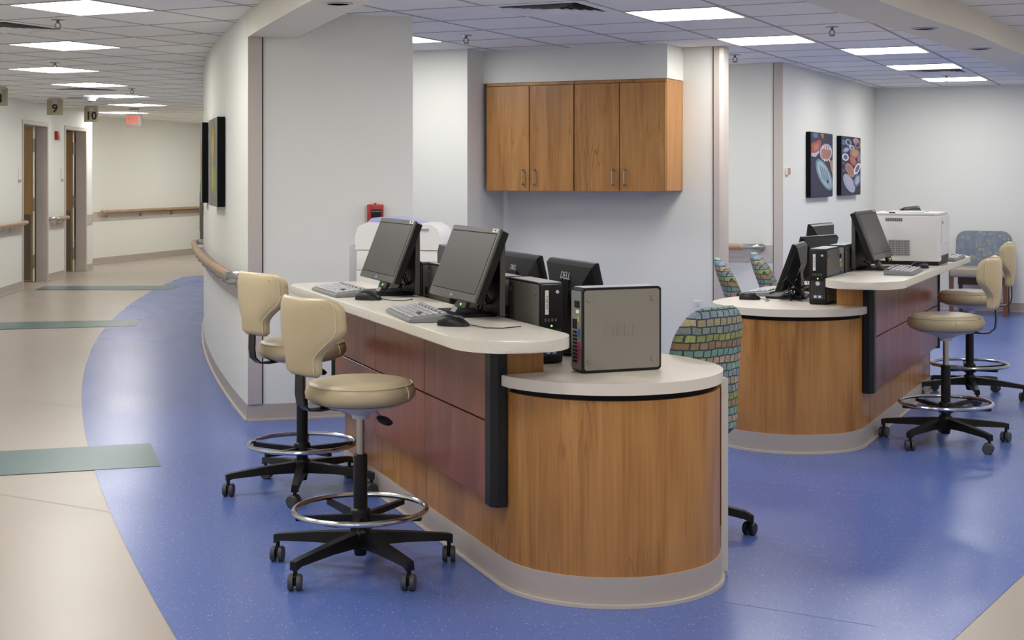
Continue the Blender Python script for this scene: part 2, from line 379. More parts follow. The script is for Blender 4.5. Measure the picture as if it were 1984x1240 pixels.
def wallseg(name, pts, z0=0, z1=CEIL+.005, thick=.12, side=1, mat='wall', label='', kindname='wall', flip=False):
    """vertical wall along pts, thickness to the left (side=1) of travel"""
    P = [Vector((p[0], p[1], 0)) for p in pts]; off = []
    for i, p in enumerate(P):
        d = (P[min(i+1, len(P)-1)]-P[max(i-1, 0)]).normalized(); nrm = Vector((-d.y, d.x, 0))*side
        off.append(p+nrm*thick)
    rings = [[(p.x, p.y, z0), (q.x, q.y, z0), (q.x, q.y, z1), (p.x, p.y, z1)] for p, q in zip(P, off)]
    o = B().loft(rings).obj(name, mat, None, 30)
    if label: struct(o, label, kindname)
    return o
def basebd(name, pts, side, label):
    """cove base: taupe band with a light toe, on the room side of a wall face"""
    a = wallseg(name, pts, 0.012, .1, .006, side, 'taupe')
    struct(a, label, 'baseboard')
    c = wallseg('toe_strip', pts, 0.002, .014, .02, side, 'taupe_l'); c.parent = a
    return a
# ---- curved inner corridor wall
Yc0 = 8.487
arcw = [arc(45.62, Yc0+i*(27-Yc0)/50) for i in range(51)]
wallseg('wall_curved', arcw, side=-1, label='off-white curved corridor wall with two canvases and a handrail')
basebd('baseboard_curved', arcw, 1, 'taupe cove base along the curved corridor wall')
# ---- wall facing the camera behind the stools
wB0, wB1 = Vector((-1.574, 8.487, 0)), Vector((-.609, 8.747, 0))
uB = (wB1-wB0).normalized(); nB = Vector((uB.y, -uB.x, 0))      # toward camera
wallseg('wall_pull_station', [wB0, wB1], side=1, thick=.14, label='off-white wall end facing the counter, with a red pull station')
basebd('baseboard_front', [wB0+nB*.0, wB1+nB*.0], -1, 'taupe cove base under the wall with the pull station')
def trimbar(n, base, u, nrm, w, z0, z1, label, t=.018):
    b = B(); q = [base, base+u*w, base+u*w+nrm*t, base+nrm*t]
    b.prism([(p.x, p.y) for p in q], z0, z1, .004)
    o = b.obj('trim_%d' % n, 'trim'); struct(o, label, 'trim')
    g = [base+u*w, base+u*(w+.008), base+u*(w+.008)+nrm*.004, base+u*w+nrm*.004]
    B().prism([(p.x, p.y) for p in g], z0, z1).obj('shadow_gap', 'gap', o, 0)
    return o
trimbar(1, wB0, uB, nB, .083, .1, 2.29, 'tall taupe jamb trim at the end of the curved wall')
# ---- alcove
bS, bK, aL = 10.005, 10.37, -5.0
B().prism(poly_g([(-7.2, 9.73), (aL, 9.73), (aL, 9.9), (-7.2, 9.9)]), 0, CEIL+.005).obj('wall_alcove_left', 'wall', None, 0)
struct(bpy.data.objects['wall_alcove_left'], 'bright off-white wall left of the wall cabinets', 'wall')
o = B().prism(poly_g([(aL-.15, 9.9), (aL, 9.9), (aL, bK), (-3.235, bK), (-3.235, bK+.13), (aL-.15, bK+.13)]), 0, CEIL+.005).obj('wall_alcove_back', 'wall', None, 0)
struct(o, 'off-white back wall of the alcove below the wall cabinets', 'wall')
o = B().prism(poly_g([(aL, bS), (-3.48, bS), (-3.48, bK), (aL, bK)]), 2.186, CEIL+.005).obj('wall_soffit', 'wall', None, 0)
struct(o, 'off-white soffit box above the wall cabinets', 'wall')
basebd('baseboard_alcove', [gp(aL, bK), gp(-3.24, bK)], -1, 'taupe cove base along the alcove back wall')
# column end trim at the opening
o = B().prism(poly_g([(-3.235, bK-.012), (-3.19, bK-.012), (-3.165, bK+.012), (-3.165, bK+.142), (-3.235, bK+.142)]), 0.0, CEIL+.004, 0).obj('trim_2', 'trim', None, 20)
struct(o, 'taupe jamb trim capping the wall beside the cabinets', 'trim')
B().prism(poly_g([(-3.243, bK-.005), (-3.236, bK-.005), (-3.236, bK), (-3.243, bK)]), .1, CEIL).obj('shadow_gap', 'gap', o, 0)
# ---- side corridor far wall, picture wall, far wall
o = B().prism(poly_g([(-9, 12.11), (-3.16, 12.11), (-3.16, 16.1), (-3.28, 16.1), (-3.28, 12.23), (-9, 12.23)]), 0, CEIL+.005).obj('wall_pictures', 'wall', None, 0)
struct(o, 'off-white wall with two boat canvases', 'wall')
o = B().prism(poly_g([(-3.4, 16.1), (9, 16.1), (9, 16.22), (-3.4, 16.22)]), 0, CEIL+.005).obj('wall_far', 'wall', None, 0)
struct(o, 'off-white far wall behind the guest chair', 'wall')
basebd('baseboard_far', [gp(-3.16, 16.1), gp(9, 16.1)], -1, 'taupe cove base along the far wall')
basebd('baseboard_pictures', [gp(-3.16, 12.11), gp(-3.16, 16.1)], -1, 'taupe cove base below the boat canvases')
basebd('baseboard_side_hall', [gp(-9, 12.11), gp(-3.28, 12.11)], -1, 'taupe cove base in the side hall')
tr = trimbar(3, gp(-3.16, 12.11), -G1, -G2, .078, .0, CEIL, 'taupe jamb trim left of the boat canvases')
# crash strip in the side hall
o = B().prism(poly_g([(-9, 12.104), (-3.25, 12.104), (-3.25, 12.112), (-9, 12.112)]), .71, .862).obj('trim_4', 'trim', None, 0)
struct(o, 'taupe crash strip behind the side hall handrail', 'trim')
# ---- outer corridor wall with two doorways
doors = [(18.4, 19.75), (20.63, 21.83)]
RO = 48.27
def awall(y0, y1, n, z0=0, z1=CEIL+.005):
    return [arc(RO, y0+(y1-y0)*i/n) for i in range(n+1)]
segs = [(-2, doors[0][0]), (doors[0][1], doors[1][0]), (doors[1][1], 22.15)]
for i, (a, b) in enumerate(segs):
    w = awall(a, b, max(3, int((b-a)*2)))
    wallseg('wall_corridor_%d' % (i+1), w, side=1, thick=.14,
            label=['off-white outer corridor wall before the first doorway', 'narrow off-white wall between the two doorways', 'short off-white wall past the second doorway'][i])
    basebd('baseboard_corridor_%d' % (i+1), w, -1, ['taupe cove base before the first doorway', 'taupe cove base between the two doorways', 'taupe cove base past the second doorway'][i])
    c = wallseg('trim_%d' % (10+i), w, .71, .862, .008, -1, 'trim')
    struct(c, ['taupe crash strip before the first doorway', 'taupe crash strip between the doorways', 'taupe crash strip past the second doorway'][i], 'trim')
for i, (a, b) in enumerate(doors):
    wallseg('wall_header_%d' % (i+1), awall(a, b, 3), 2.19, CEIL+.005, side=1, thick=.14,
            label=['off-white wall above the nearer doorway', 'off-white wall above the farther doorway'][i])
e0, e1 = Vector((-6.90, 23.44, 0)), Vector((-5.93, 26.96, 0)); e2 = e1+(e1-e0)*.9
wallseg('wall_corridor_end', [arc(RO, 22.15)+Vector((-.14, 0, 0)), e0], side=1, thick=.1, label='short off-white return wall at the corridor bend')
wallseg('wall_end', [e0, e2], side=1, label='cream wall with a handrail at the end of the corridor')
basebd('baseboard_end', [e0, e2], -1, 'taupe cove base at the end of the corridor')
c = wallseg('trim_14', [e0, e2], .71, .862, .008, -1, 'trim'); struct(c, 'taupe crash strip at the end of the corridor', 'trim')
wallseg('wall_corridor_close', [(-4.2, 30.1), (4, 30.1)], side=1, label='wall closing the corridor out of view')
# unseen enclosing walls
rdir = Vector((.502, .865, 0)); rn = Vector((.865, -.502, 0)); rp = Vector((1.36, 6.70, 0))+rn*4.4
wallseg('wall_right', [rp-rdir*11, rp+rdir*13], side=-1, label='outer wall of the right corridor, out of view')
wallseg('wall_rear', [(-9, -2.2), (6, -2.2)], side=-1, label='wall behind the camera')
# ---- bulkheads
def band(name, outer, inner, z0, z1, label):
    rings = [[(p.x, p.y, z0), (q.x, q.y, z0), (q.x, q.y, z1), (p.x, p.y, z1)] for p, q in zip(outer, inner)]
    o = B().loft(rings).obj(name, 'bulk', None, 30); struct(o, label, 'bulkhead'); return o
ys = [4.45+i*(8.62-4.45)/24 for i in range(25)]
band('ceiling_bulkhead_left', [arc(45.62, y) for y in ys], [arc(45.62, y)+Vector((.30, .0, 0)) for y in ys], 2.29, CEIL+.004, 'cream dropped bulkhead continuing the curved wall over the stools')
RX, RY, RR = -25.125, 24.282, 31.763
def rarc(R, y): return Vector((RX+math.sqrt(R*R-(y-RY)**2), y, 0))
lin = [(1.36, 6.70), (1.63, 7.18), (1.90, 7.63), (2.18, 8.07), (2.46, 8.53), (2.71, 8.98), (2.97, 9.45), (3.24, 9.93), (3.52, 10.45), (3.85, 11.08), (4.2, 11.75), (4.6, 12.55), (5.05, 13.5), (5.5, 14.5), (5.9, 15.6)]
lin = [(1.36-.29*k, 6.70-.5*k) for k in (4, 3, 2, 1)]+lin
lv = [Vector((x, y, 0)) for x, y in lin]
rv = []
for i, p in enumerate(lv):
    d = (lv[min(i+1, len(lv)-1)]-lv[max(i-1, 0)]).normalized(); rv.append(p+Vector((d.y, -d.x, 0))*.315)
band('ceiling_bulkhead_right', lv, rv, 2.29, CEIL+.004, 'cream dropped bulkhead curving over the right stools with two downlights')

# ---- ceiling: backing grid, tiles
LIGHTS = [(-5, 13), (-5, 16), (-4, 18), (-4, 21), (-4, 24), (-9, 14), (-10, 10), (-13, 13), (-16, 16), (-18, 19), (-20, 22), (-22, 25), (-25, 28),
          (-5, 10), (-7, 7), (-5, 4), (-3, 1), (-1, 5), (0, 8), (0, 11), (0, 14), (1, 17), (1, 20), (-1, 2), (-8, 18), (-25, 21), (-28, 27), (-23, 31), (2, 24), (-1, -2), (-4, -2), (-9, 7), (-25, 33), (-25, 36)]  # all out of view; corridor end, side hall and rooms added to brighten them
VENTS = [(-6, 12), (-4, 22), (-19, 20), (-12, 11)]
used = set(LIGHTS) | set(VENTS)
cl = B().poly([(-16, -5, CEIL+.014), (-16, 36, CEIL+.014), (16, 36, CEIL+.014), (16, -5, CEIL+.014)]).obj('ceiling', 'tbar', None, 0)
struct(cl, 'suspended ceiling of square off-white tiles in a grid', 'ceiling')
tm = B().box(.011, T-.011, .011, T-.011, 0, .012, .002, 1).bm
tme = bpy.data.meshes.new('ceiling_tile'); tm.to_mesh(tme); tm.free(); tme.materials.append(M['ceiling'])
tiles = []
for a in range(-40, 22):
    for b in range(-8, 46):
        if (a, b) in used: continue
        c = gp((a+.5)*T, (b+.5)*T)
        if not (-9.5 < c.x < 10 and -2.6 < c.y < 31): continue
        vis = 0
        if c.y > 5:
            x = CX+c.x/c.y*F; y = VH-(CEIL-EYE)*F/c.y
            vis = -60 < x < 2040 and y > -25
            if vis:   # hidden behind walls
                if 500 < x < 795 and c.y > 9.2: vis = 0
                if 800 < x < 1380 and c.y > 11.9: vis = 0
                if x > 1420 and G2.dot(c) > 16.5: vis = 0
                if 385 < x < 500 and c.y > 14: vis = 0
        tiles.append((0 if vis else 1, c.y, a, b))
tiles.sort()
nvis = sum(1 for t in tiles if t[0] == 0)
rest = B()
for i, (nv, _, a, b) in enumerate(tiles):
    p = gp(a*T, b*T, CEIL)
    if i < min(290, nvis):
        o = bpy.data.objects.new('ceiling_tile', tme); COL.objects.link(o); o.parent = cl
        o.location = p; o.rotation_euler = (0, 0, -TH)
    else:
        q = [gp((a+.018)*T, (b+.018)*T), gp((a+.982)*T, (b+.018)*T), gp((a+.982)*T, (b+.982)*T), gp((a+.018)*T, (b+.982)*T)]
        vs = [rest.bm.verts.new((v.x, v.y, CEIL)) for v in q] + [rest.bm.verts.new((v.x, v.y, CEIL+.011)) for v in q]
        rest.bm.faces.new(vs[3::-1])
        for k in range(4): rest.bm.faces.new((vs[k], vs[(k+1) % 4], vs[4+(k+1) % 4], vs[4+k]))
r = rest.obj('ceiling_tile_field', 'ceiling', cl, 0); tag(r, kind='stuff')
def gridbar(p, q):
    d = (q-p).normalized(); nn = Vector((-d.y, d.x, 0))*.009
    B().prism([((p-nn).x, (p-nn).y), ((q-nn).x, (q-nn).y), ((q+nn).x, (q+nn).y), ((p+nn).x, (p+nn).y)], CEIL-.0015, CEIL+.003).obj('grid_bar', 'tbar', cl, 0)
def clip(p, d):
    ts = [k*.25 for k in range(-140, 141)]; ok = [t_ for t_ in ts if -9.3 < (p+d*t_).x < 9.8 and -2.3 < (p+d*t_).y < 30]
    return (p+d*ok[0], p+d*ok[-1]) if len(ok) > 2 else None
for a in range(-36, 16):
    c = clip(gp(a*T, 8), G2)
    if c: gridbar(*c)
for b in range(-4, 46):
    c = clip(gp(-4, b*T), G1)
    if c: gridbar(*c)
# ---- troffers
tl_frame = B()
for (x0, x1, y0, y1) in ((0, T, 0, .022), (0, T, T-.022, T), (0, .022, .022, T-.022), (T-.022, T, .022, T-.022)): tl_frame.box(x0, x1, y0, y1, -.004, .012)
fr_me = bpy.data.meshes.new('frame'); tl_frame.bm.to_mesh(fr_me); fr_me.materials.append(M['white_plastic'])
le = B().poly([(.022, .022, .003), (.022, T-.022, .003), (T-.022, T-.022, .003), (T-.022, .022, .003)]).bm
le_me = bpy.data.meshes.new('lens'); le.to_mesh(le_me); le_me.materials.append(M['lens'])
LL = {(-5, 13): 'square lit ceiling troffer right of the louvred air diffuser', (-5, 16): 'lit ceiling troffer just right of the cabinet soffit', (-4, 18): 'lit ceiling troffer third in the row toward the boat canvases',
      (-4, 21): 'lit ceiling troffer second from the far wall', (-4, 24): 'lit ceiling troffer closest to the far wall', (-9, 14): 'lit ceiling troffer half hidden behind the pull station wall',
      (-10, 10): 'largest lit troffer of the curved corridor, cut by the top edge', (-13, 13): 'second lit troffer of the curved corridor, left of the bulkhead', (-16, 16): 'third lit troffer along the curved corridor',
      (-18, 19): 'fourth lit troffer along the curved corridor', (-20, 22): 'fifth lit troffer along the curved corridor', (-22, 25): 'lit troffer just in front of the exit sign', (-25, 28): 'lit troffer partly behind the exit sign'}
for (a, b) in LIGHTS:
    t = thing('ceiling_troffer', LL.get((a, b), 'lit ceiling troffer added out of view'), 'ceiling light', gp(a*T, b*T, CEIL), -TH, 'recessed ceiling troffers')
    for nme, me in (('frame', fr_me), ('lens', le_me)):
        o = bpy.data.objects.new(nme, me); COL.objects.link(o); o.parent = t
# ---- diffusers
VL = {(-6, 12): 'louvred square air diffuser above the counter', (-4, 22): 'louvred air diffuser between the two farthest right troffers', (-19, 20): 'louvred air diffuser in the corridor ceiling near sign 10', (-12, 11): 'louvred air diffuser at the left edge of the corridor ceiling'}
for (a, b) in VENTS:
    t = thing('air_diffuser', VL[(a, b)], 'vent', gp(a*T, b*T, CEIL), -TH, 'ceiling air diffusers')
    f = B(); 
    for (x0, x1, y0, y1) in ((0, T, 0, .06), (0, T, T-.06, T), (0, .06, .06, T-.06), (T-.06, T, .06, T-.06)): f.box(x0, x1, y0, y1, -.003, .008)
    f.obj('frame', 'ceiling', t, 0)
    B().poly([(.06, .06, .0085), (.06, T-.06, .0085), (T-.06, T-.06, .0085), (T-.06, .06, .0085)]).obj('duct', 'gap', t, 0)
    for k in range(5):
        s0 = .075+.042*k; s1 = T-s0; w = .033
        lv_ = B(); 
        outer = [(s0, s0), (s1, s0), (s1, s1), (s0, s1)]; inn = [(s0+w, s0+w), (s1-w, s0+w), (s1-w, s1-w), (s0+w, s1-w)]
        for i in range(4):
            j = (i+1) % 4
            lv_.poly([(*outer[i], -.010), (*outer[j], -.010), (*inn[j], .004), (*inn[i], .004)])
        lv_.obj('louvre', 'ceiling', t, 0)
# ---- downlights in the bulkheads
for (x, y), lab in (((655, 7), 'round unlit downlight in the left bulkhead'), ((1792, 55), 'round unlit downlight in the right bulkhead, nearer one'), ((1900, 94), 'round unlit downlight in the right bulkhead, farther one')):
    p = px(x, y, 2.29); t = thing('recessed_downlight', lab, 'downlight', p, 0, 'bulkhead downlights')
    B().lathe([(.052, -.001), (.072, -.001), (.074, -.005), (.066, -.007), (.053, -.003)], 28).obj('trim_ring', 'white_plastic', t)
    B().lathe([(.0, -.0015), (.053, -.0015), (.053, -.003), (0, -.003)], 28).obj('lamp_recess', 'rubber', t)
# ---- sprinklers, detector, speaker
for (x, y), lab in (((903, 68), 'pendant sprinkler above the bright alcove wall'), ((1612, 52), 'pendant sprinkler right of the second troffer'), ((1424, 106), 'pendant sprinkler at the side hall opening'),
                    ((1834, 146), 'pendant sprinkler by the farthest right troffer'), ((112, 38), 'pendant sprinkler behind the largest corridor troffer'), ((106, 121), 'pendant sprinkler before the third corridor troffer'), ((256, 171), 'pendant sprinkler at mid corridor')):
    p = px(x, y, CEIL); t = thing('sprinkler_head', lab, 'sprinkler', p, 0, 'ceiling sprinklers')
    B().lathe([(.0, 0), (.042, 0), (.042, -.004), (.018, -.008), (0, -.008)], 20).obj('escutcheon', 'steel', t)
    f = B().lathe([(.009, -.006), (.009, -.022), (.006, -.024)], 10)
    for s in (-1, 1): f.tube([(s*.010, 0, -.022), (s*.018, 0, -.035), (s*.014, 0, -.05), (0, 0, -.058)], .0035, 6)
    f.lathe([(0, -.056), (.020, -.058), (.020, -.061), (0, -.061)], 12)
    f.obj('body', 'brass', t)
p = px(177, 187, CEIL); t = thing('smoke_detector', 'white round smoke detector on the corridor ceiling', 'detector', p)
B().lathe([(.0, 0), (.085, 0), (.085, -.012), (.06, -.03), (.05, -.055), (.03, -.06), (0, -.06)], 24).obj('housing', 'white_plastic', t)
B().lathe([(.03, -.06), (.03, -.066), (0, -.066)], 16).obj('sensor_cap', 'rubber', t)
p = px(106, 63, CEIL); t = thing('ceiling_speaker', 'round flush speaker grille on the corridor ceiling', 'speaker', p)
B().lathe([(.0, 0), (.165, 0), (.165, -.004), (.15, -.009), (0, -.011)], 36).obj('grille', 'ceiling', t)
B().torus(.158, .005, -.005).obj('rim', 'bulk', t)
p = px(145, 189, CEIL); t = thing('ceiling_sensor', 'flat round occupancy sensor on the corridor ceiling', 'sensor', p)
B().lathe([(.0, 0), (.1, 0), (.1, -.01), (.08, -.016), (0, -.016)], 24).obj('disc', 'tbar', t)
B().lathe([(.0, -.016), (.03, -.016), (.025, -.024), (0, -.026)], 16).obj('eye', 'white_plastic', t)

# =================================================================== HANDRAILS
def handrail(name, pts, nrm_fn, label, step=.8, ends=(True, True), z=.875):
    """pts on the wall face; nrm_fn(i) outward normal"""
    t = thing(name, label, 'handrail', (0, 0, 0), 0)
    C = [p+nrm_fn(i)*.085 for i, p in enumerate(pts)]
    def sweep(prof, path, nidx):
        rings = []
        for p, i in zip(path, nidx):
            nn = nrm_fn(i); rings.append([(p+nn*u+Vector((0, 0, z+v))) for u, v in prof])
        return rings
    prof = [(-.024, -.012), (-.027, .004), (-.020, .020), (-.006, .028), (.010, .026), (.022, .014), (.026, -.002), (.022, -.016), (.006, -.020), (-.012, -.019)]
    i0 = 0; i1 = len(pts)-1
    B().loft(sweep(prof, C, range(len(C)))).obj('wood_grip', 'rail', t)
    prof2 = [(-.012, -.030), (.012, -.030), (.014, -.018), (-.014, -.018)]
    B().loft(sweep(prof2, C, range(len(C)))).obj('metal_channel', 'steel', t)
    # brackets
    L = 0; nxt = .25
    for i in range(1, len(pts)):
        seg = (pts[i]-pts[i-1]).length
        while L+seg > nxt:
            f = (nxt-L)/seg; p = pts[i-1].lerp(pts[i], f); nn = nrm_fn(i)
            b = B().tube([p+Vector((0, 0, z-.075))+nn*.002, p+nn*.05+Vector((0, 0, z-.072)), p+nn*.085+Vector((0, 0, z-.055)), p+nn*.085+Vector((0, 0, z-.026))], .009, 8)
            d = (pts[i]-pts[i-1]).normalized()
            b.tube([p+Vector((0, 0, z-.075))+nn*.001, p+Vector((0, 0, z-.075))+nn*.010], .032, 14)
            b.obj('bracket', 'steel', t); nxt += step
        L += seg
    for k, e in ((0, ends[0]), (-1, ends[1])):
        if not e: continue
        i = 0 if k == 0 else len(pts)-1
        d = (pts[0]-pts[1]).normalized() if k == 0 else (pts[-1]-pts[-2]).normalized()
        nn = nrm_fn(i); c = C[i]
        rings = []
        for (dd, off) in ((0, 0), (.10, 0), (.135, -.012), (.155, -.035), (.16, -.08)):
            q = c+d*dd+nn*off
            ax = nn if off > -.03 else d
            rings.append([q+ax*u*1.02+Vector((0, 0, z+v*1.02)) for u, v in prof])
        B().loft(rings).obj('end_return', 'steel', t)
    return t
def arcn(sign):
    def mk(pts): return lambda i: (Vector((pts[i].x-AX, pts[i].y-AY, 0))).normalized()*sign
    return mk
rp_ = [arc(45.62, y) for y in [8.75+i*(12.75-8.75)/24 for i in range(25)]]
handrail('handrail', rp_, arcn(1)(rp_), 'wooden handrail with metal brackets on the curved wall', .55, (True, True), .86)
q = arc(45.62, 13.35); nq = Vector((q.x-AX, q.y-AY, 0)).normalized()
t = thing('wall_panel', 'narrow dark olive panel on the curved wall past the canvases', 'panel', q, math.atan2(nq.y, nq.x))
B().box(.004, .034, -.05, .05, .82, 1.40, .004, 1).obj('housing', 'kick', t, 0); B().box(.034, .038, -.03, .03, .95, 1.30, .001, 1).obj('face_plate', 'hinge', t, 0)
o = wallseg('trim_5', arcw, .69, .845, .006, 1, 'trim'); struct(o, 'taupe crash strip below the curved wall handrail', 'trim')
w = awall(9, 18.2, 24); handrail('handrail', w, arcn(-1)(w), 'wooden handrail before the first doorway', .62, (False, True), .86)
w = awall(doors[0][1]+.22, doors[1][0]-.22, 4); handrail('handrail', w, arcn(-1)(w), 'short wooden handrail between the two doorways', .3, (True, True), .86)
ne = Vector(((e1-e0).y, -(e1-e0).x, 0)).normalized()
w = [e0.lerp(e2, .02+.96*i/12) for i in range(13)]; handrail('handrail', w, lambda i: ne, 'long wooden handrail on the cream end wall', 1.1, (False, False), .86)
w = [gp(-8+i*(4.5)/6, 12.104) for i in range(7)]; handrail('handrail', w, lambda i: -G2, 'wooden handrail with chrome end in the side hall', 1.0, (False, True), .845)

# =================================================================== DOORS
for i, (y0, y1) in enumerate(doors):
    pa, pb = arc(RO, y0), arc(RO, y1); d = (pb-pa).normalized(); out = Vector((-d.y, d.x, 0))   # away from corridor
    L = (pb-pa).length
    rot = math.atan2(d.y, d.x)
    t = thing('door_%d' % (i+1), ['open maple door in taupe frame below sign 9', 'open maple door in taupe frame below sign 10'][i], 'door', pa, rot, None, 'structure')
    f = B()
    f.box(0, .055, -.012, .150, 0, 2.19, .004, 1); f.box(L-.055, L, -.012, .150, 0, 2.19, .004, 1); f.box(.055, L-.055, -.012, .150, 2.135, 2.19, .004, 1)
    f.obj('frame', 'trim', t, 30)
    hx, hy = L-.115, .155
    Mx = Tm(hx, hy, 0) @ R('Z', 82)
    lf = B().box(0, 1.1, .0, .045, .01, 2.13, .002, 1, Mx).obj('leaf', 'door', t, 0)
    B().box(.03, 1.07, .0455, .0475, .03, .93, 0, 1, Mx).obj('kick_plate', 'kick', lf, 0)
    B().box(-.004, .0, .0, .045, .01, 2.13, 0, 1, Mx).obj('door_edge', 'label', lf, 0)
    for z in (.28, 1.07, 1.88):
        B().box(-.012, -.003, -.005, .05, z-.09, z+.09, .002, 1, Mx).tube([Mx @ Vector((-.012, .05, z-.09)), Mx @ Vector((-.012, .05, z+.09))], .009, 8).obj('hinge', 'hinge', t)
# patient rooms behind the doors (floor and ceiling continue); one closing wall
wallseg('wall_patient_rooms', [(-9.3, 14), (-9.3, 25)], side=1, label='back wall of the patient rooms, out of view')
wallseg('wall_between_rooms', [(-9.2, 20.35), (-6.75, 20.28)], side=1, thick=.1, label='dividing wall between the patient rooms, out of view')

# =================================================================== SIGNS
def room_sign(txt, xl, xr, yt, yb, Y, lab):
    w = (xr-xl)*Y/F; h = (yb-yt)*Y/F; p = Vector((((xl+xr)/2-CX)*Y/F, Y, CEIL))
    t = thing('room_number_sign', lab, 'sign', p, 0, 'hanging room number signs')
    B().box(-w/2, w/2, -.004, .004, -h-.02, -.02, .002, 1).obj('panel', 'sign', t, 0)
    c = B().box(-w*.42, w*.42, -.012, .012, -.03, 0, .003, 1); c.box(-.03, .03, -.010, .010, -.075, -.02, .002, 1)
    c.obj('clip', 'signtop', t, 0)
    text('number', txt, h*.74, 'ink', t, Tm(0, -.0055, -.02-h*.60) @ R('X', 90), .0008, bold=h*.02)
    return t
room_sign('9', 91, 122, 196, 226, 17.9, 'hanging tan sign with number 9 near the first doorway')
room_sign('10', 163, 191, 209, 238, 19.9, 'hanging tan sign with number 10')
room_sign('8', -19, 15, 170, 204, 15.6, 'hanging tan sign with number 8 cut by the picture edge')
Y = 20.6; p = Vector(((260-CX)*Y/F, Y, CEIL)); t = thing('exit_sign', 'hanging sign with red glowing EXIT letters', 'sign', p)
B().box(-.11, .11, -.02, .02, -.27, -.085, .006, 2).obj('housing', 'signtop', t)
B().box(-.07, .07, -.03, .03, -.03, 0, .004, 1).obj('canopy', 'signtop', t); B().tube([(.06, 0, 0), (.06, 0, -.09)], .008, 8).obj('hanger', 'steel', t)
text('lettering', 'EXIT', .17, 'redlit', t, Tm(-.012, -.0225, -.178) @ Matrix.Diagonal((.52, 1, 1.12, 1)) @ R('X', 90), .002, spacing=1.08)
B().prism([(.085, -.02), (.098, 0), (.085, .02)], .0, .003, Mx=Tm(0, -.021, -.178) @ R('X', 90)).obj('arrow', 'redlit', t, 0)
# fire strobe on the corridor wall, room card plates
q = arc(RO, 20.15); t = thing('fire_strobe', 'small red fire alarm strobe on the wall between the doorways', 'alarm', q+Vector((0.0, 0, 0)), 0)
B().box(.0, .05, -.045, .045, 1.97, 2.09, .006, 2).obj('housing', 'red', t); B().box(.05, .075, -.03, .03, 1.95, 1.99, .006, 2).obj('flash_lens', 'white_plastic', t)
for (y, lab) in ((18.25, 'small white room plate left of the nearer door'), (20.48, 'small white room plate left of the farther door')):
    q = arc(RO, y); t = thing('room_plate', lab, 'plate', q, 0, 'room plates beside the doors')
    B().box(0, .012, -.05, .05, 1.38, 1.57, .002, 1).obj('plate', 'ivory', t); B().box(.012, .014, -.05, .05, 1.38, 1.415).obj('colour_tab', 'peach' if y < 19 else 'lime', t, 0)

# =================================================================== WALL CABINETS
def wall_cabinet(a0, a1, lab, inner):
    o0 = gp(a0, bS); t = thing('wall_cabinet', lab, 'cabinet', (o0.x, o0.y, 0), -TH, 'wall cabinets over the alcove')
    w = a1-a0; z0, z1 = 1.35, 2.183
    B().box(0, w, .0, bK-bS, z0, z1, .002, 1).obj('body', 'oak', t, 0)
    B().box(.0, w, -.012, 0, z1-.022, z1, .001, 1).obj('top_rail', 'oak', t, 0)
    for k in range(2):
        x0 = .003+k*(w/2); x1 = (k+1)*w/2-.003
        d = B().box(x0, x1, -.022, -.002, z0-.004, z1-.026, .002, 1).obj('door', 'oak', t, 0)
        hx = x1-.045 if k == 0 else x0+.045
        B().tube([(hx, -.022, 1.395), (hx, -.048, 1.398), (hx, -.054, 1.405), (hx, -.054, 1.50), (hx, -.048, 1.507), (hx, -.022, 1.51)], .006, 8).obj('handle', 'steel', d)
    return t
wall_cabinet(-4.965, -4.222, 'pair of honey wood wall cabinet doors, left half of the run', 0)
wall_cabinet(-4.218, -3.482, 'pair of honey wood wall cabinet doors beside the soffit end', 0)
# filler below
# outlet
p, a = rayplane_b(1352, bK); z = zat(597, p.y)
t = thing('wall_outlet', 'ivory double outlet low on the alcove wall', 'outlet', (p.x, p.y, 0), -TH)
B().box(-.036, .036, -.006, .0, z-.057, z+.057, .002, 1).obj('plate', 'ivory', t)
for s in (-1, 1): B().box(-.016, .016, -.008, -.006, z+s*.025-.014, z+s*.025+.014, .002, 1).obj('socket', 'white_plastic', t)
# thermostat on the picture wall
p, b = rayplane_a(1524, -3.16); z0, z1 = zat(339, p.y), zat(324, p.y)
t = thing('thermostat', 'small peach and white thermostat left of the boat canvases', 'thermostat', (p.x, p.y, 0), -TH+math.pi/2)
B().box(-.045, .045, -.022, .0, z0, z1, .004, 2).obj('housing', 'ivory', t); B().box(-.04, .042, -.026, -.022, z0+.006, z1-.006, .002, 1).obj('front_cover', 'peach', t)

# =================================================================== PULL STATION
k = (726-CX)/F
s_ = (wB0.y*k-wB0.x)/(uB.x-uB.y*k); p = wB0+uB*s_
rotB = math.atan2(uB.y, uB.x)
t = thing('fire_pull_station', 'red fire alarm pull station with black T handle on the wall', 'alarm', (p.x, p.y, 0), rotB)
zt, zb = zat(396, p.y), zat(437, p.y)
B().box(-.048, .048, -.045, 0, zb, zt, .006, 2).obj('housing', 'red', t)
B().box(-.030, .032, -.052, -.045, zb+.052, zt-.03, .004, 1).obj('pull_handle', 'black', t)
B().lathe([(0, 0), (.008, 0), (.008, .01), (0, .01)], 10, Tm(0, -.02, zt-.002)).obj('top_lug', 'red', t)
text('lettering', 'FIRE', .022, 'label', t, Tm(0, -.0465, zb+.038) @ R('X', 90), .0008)
text('small_lettering', 'PULL DOWN', .009, 'label', t, Tm(0, -.0535, zb+.087) @ R('X', 90), .0005)

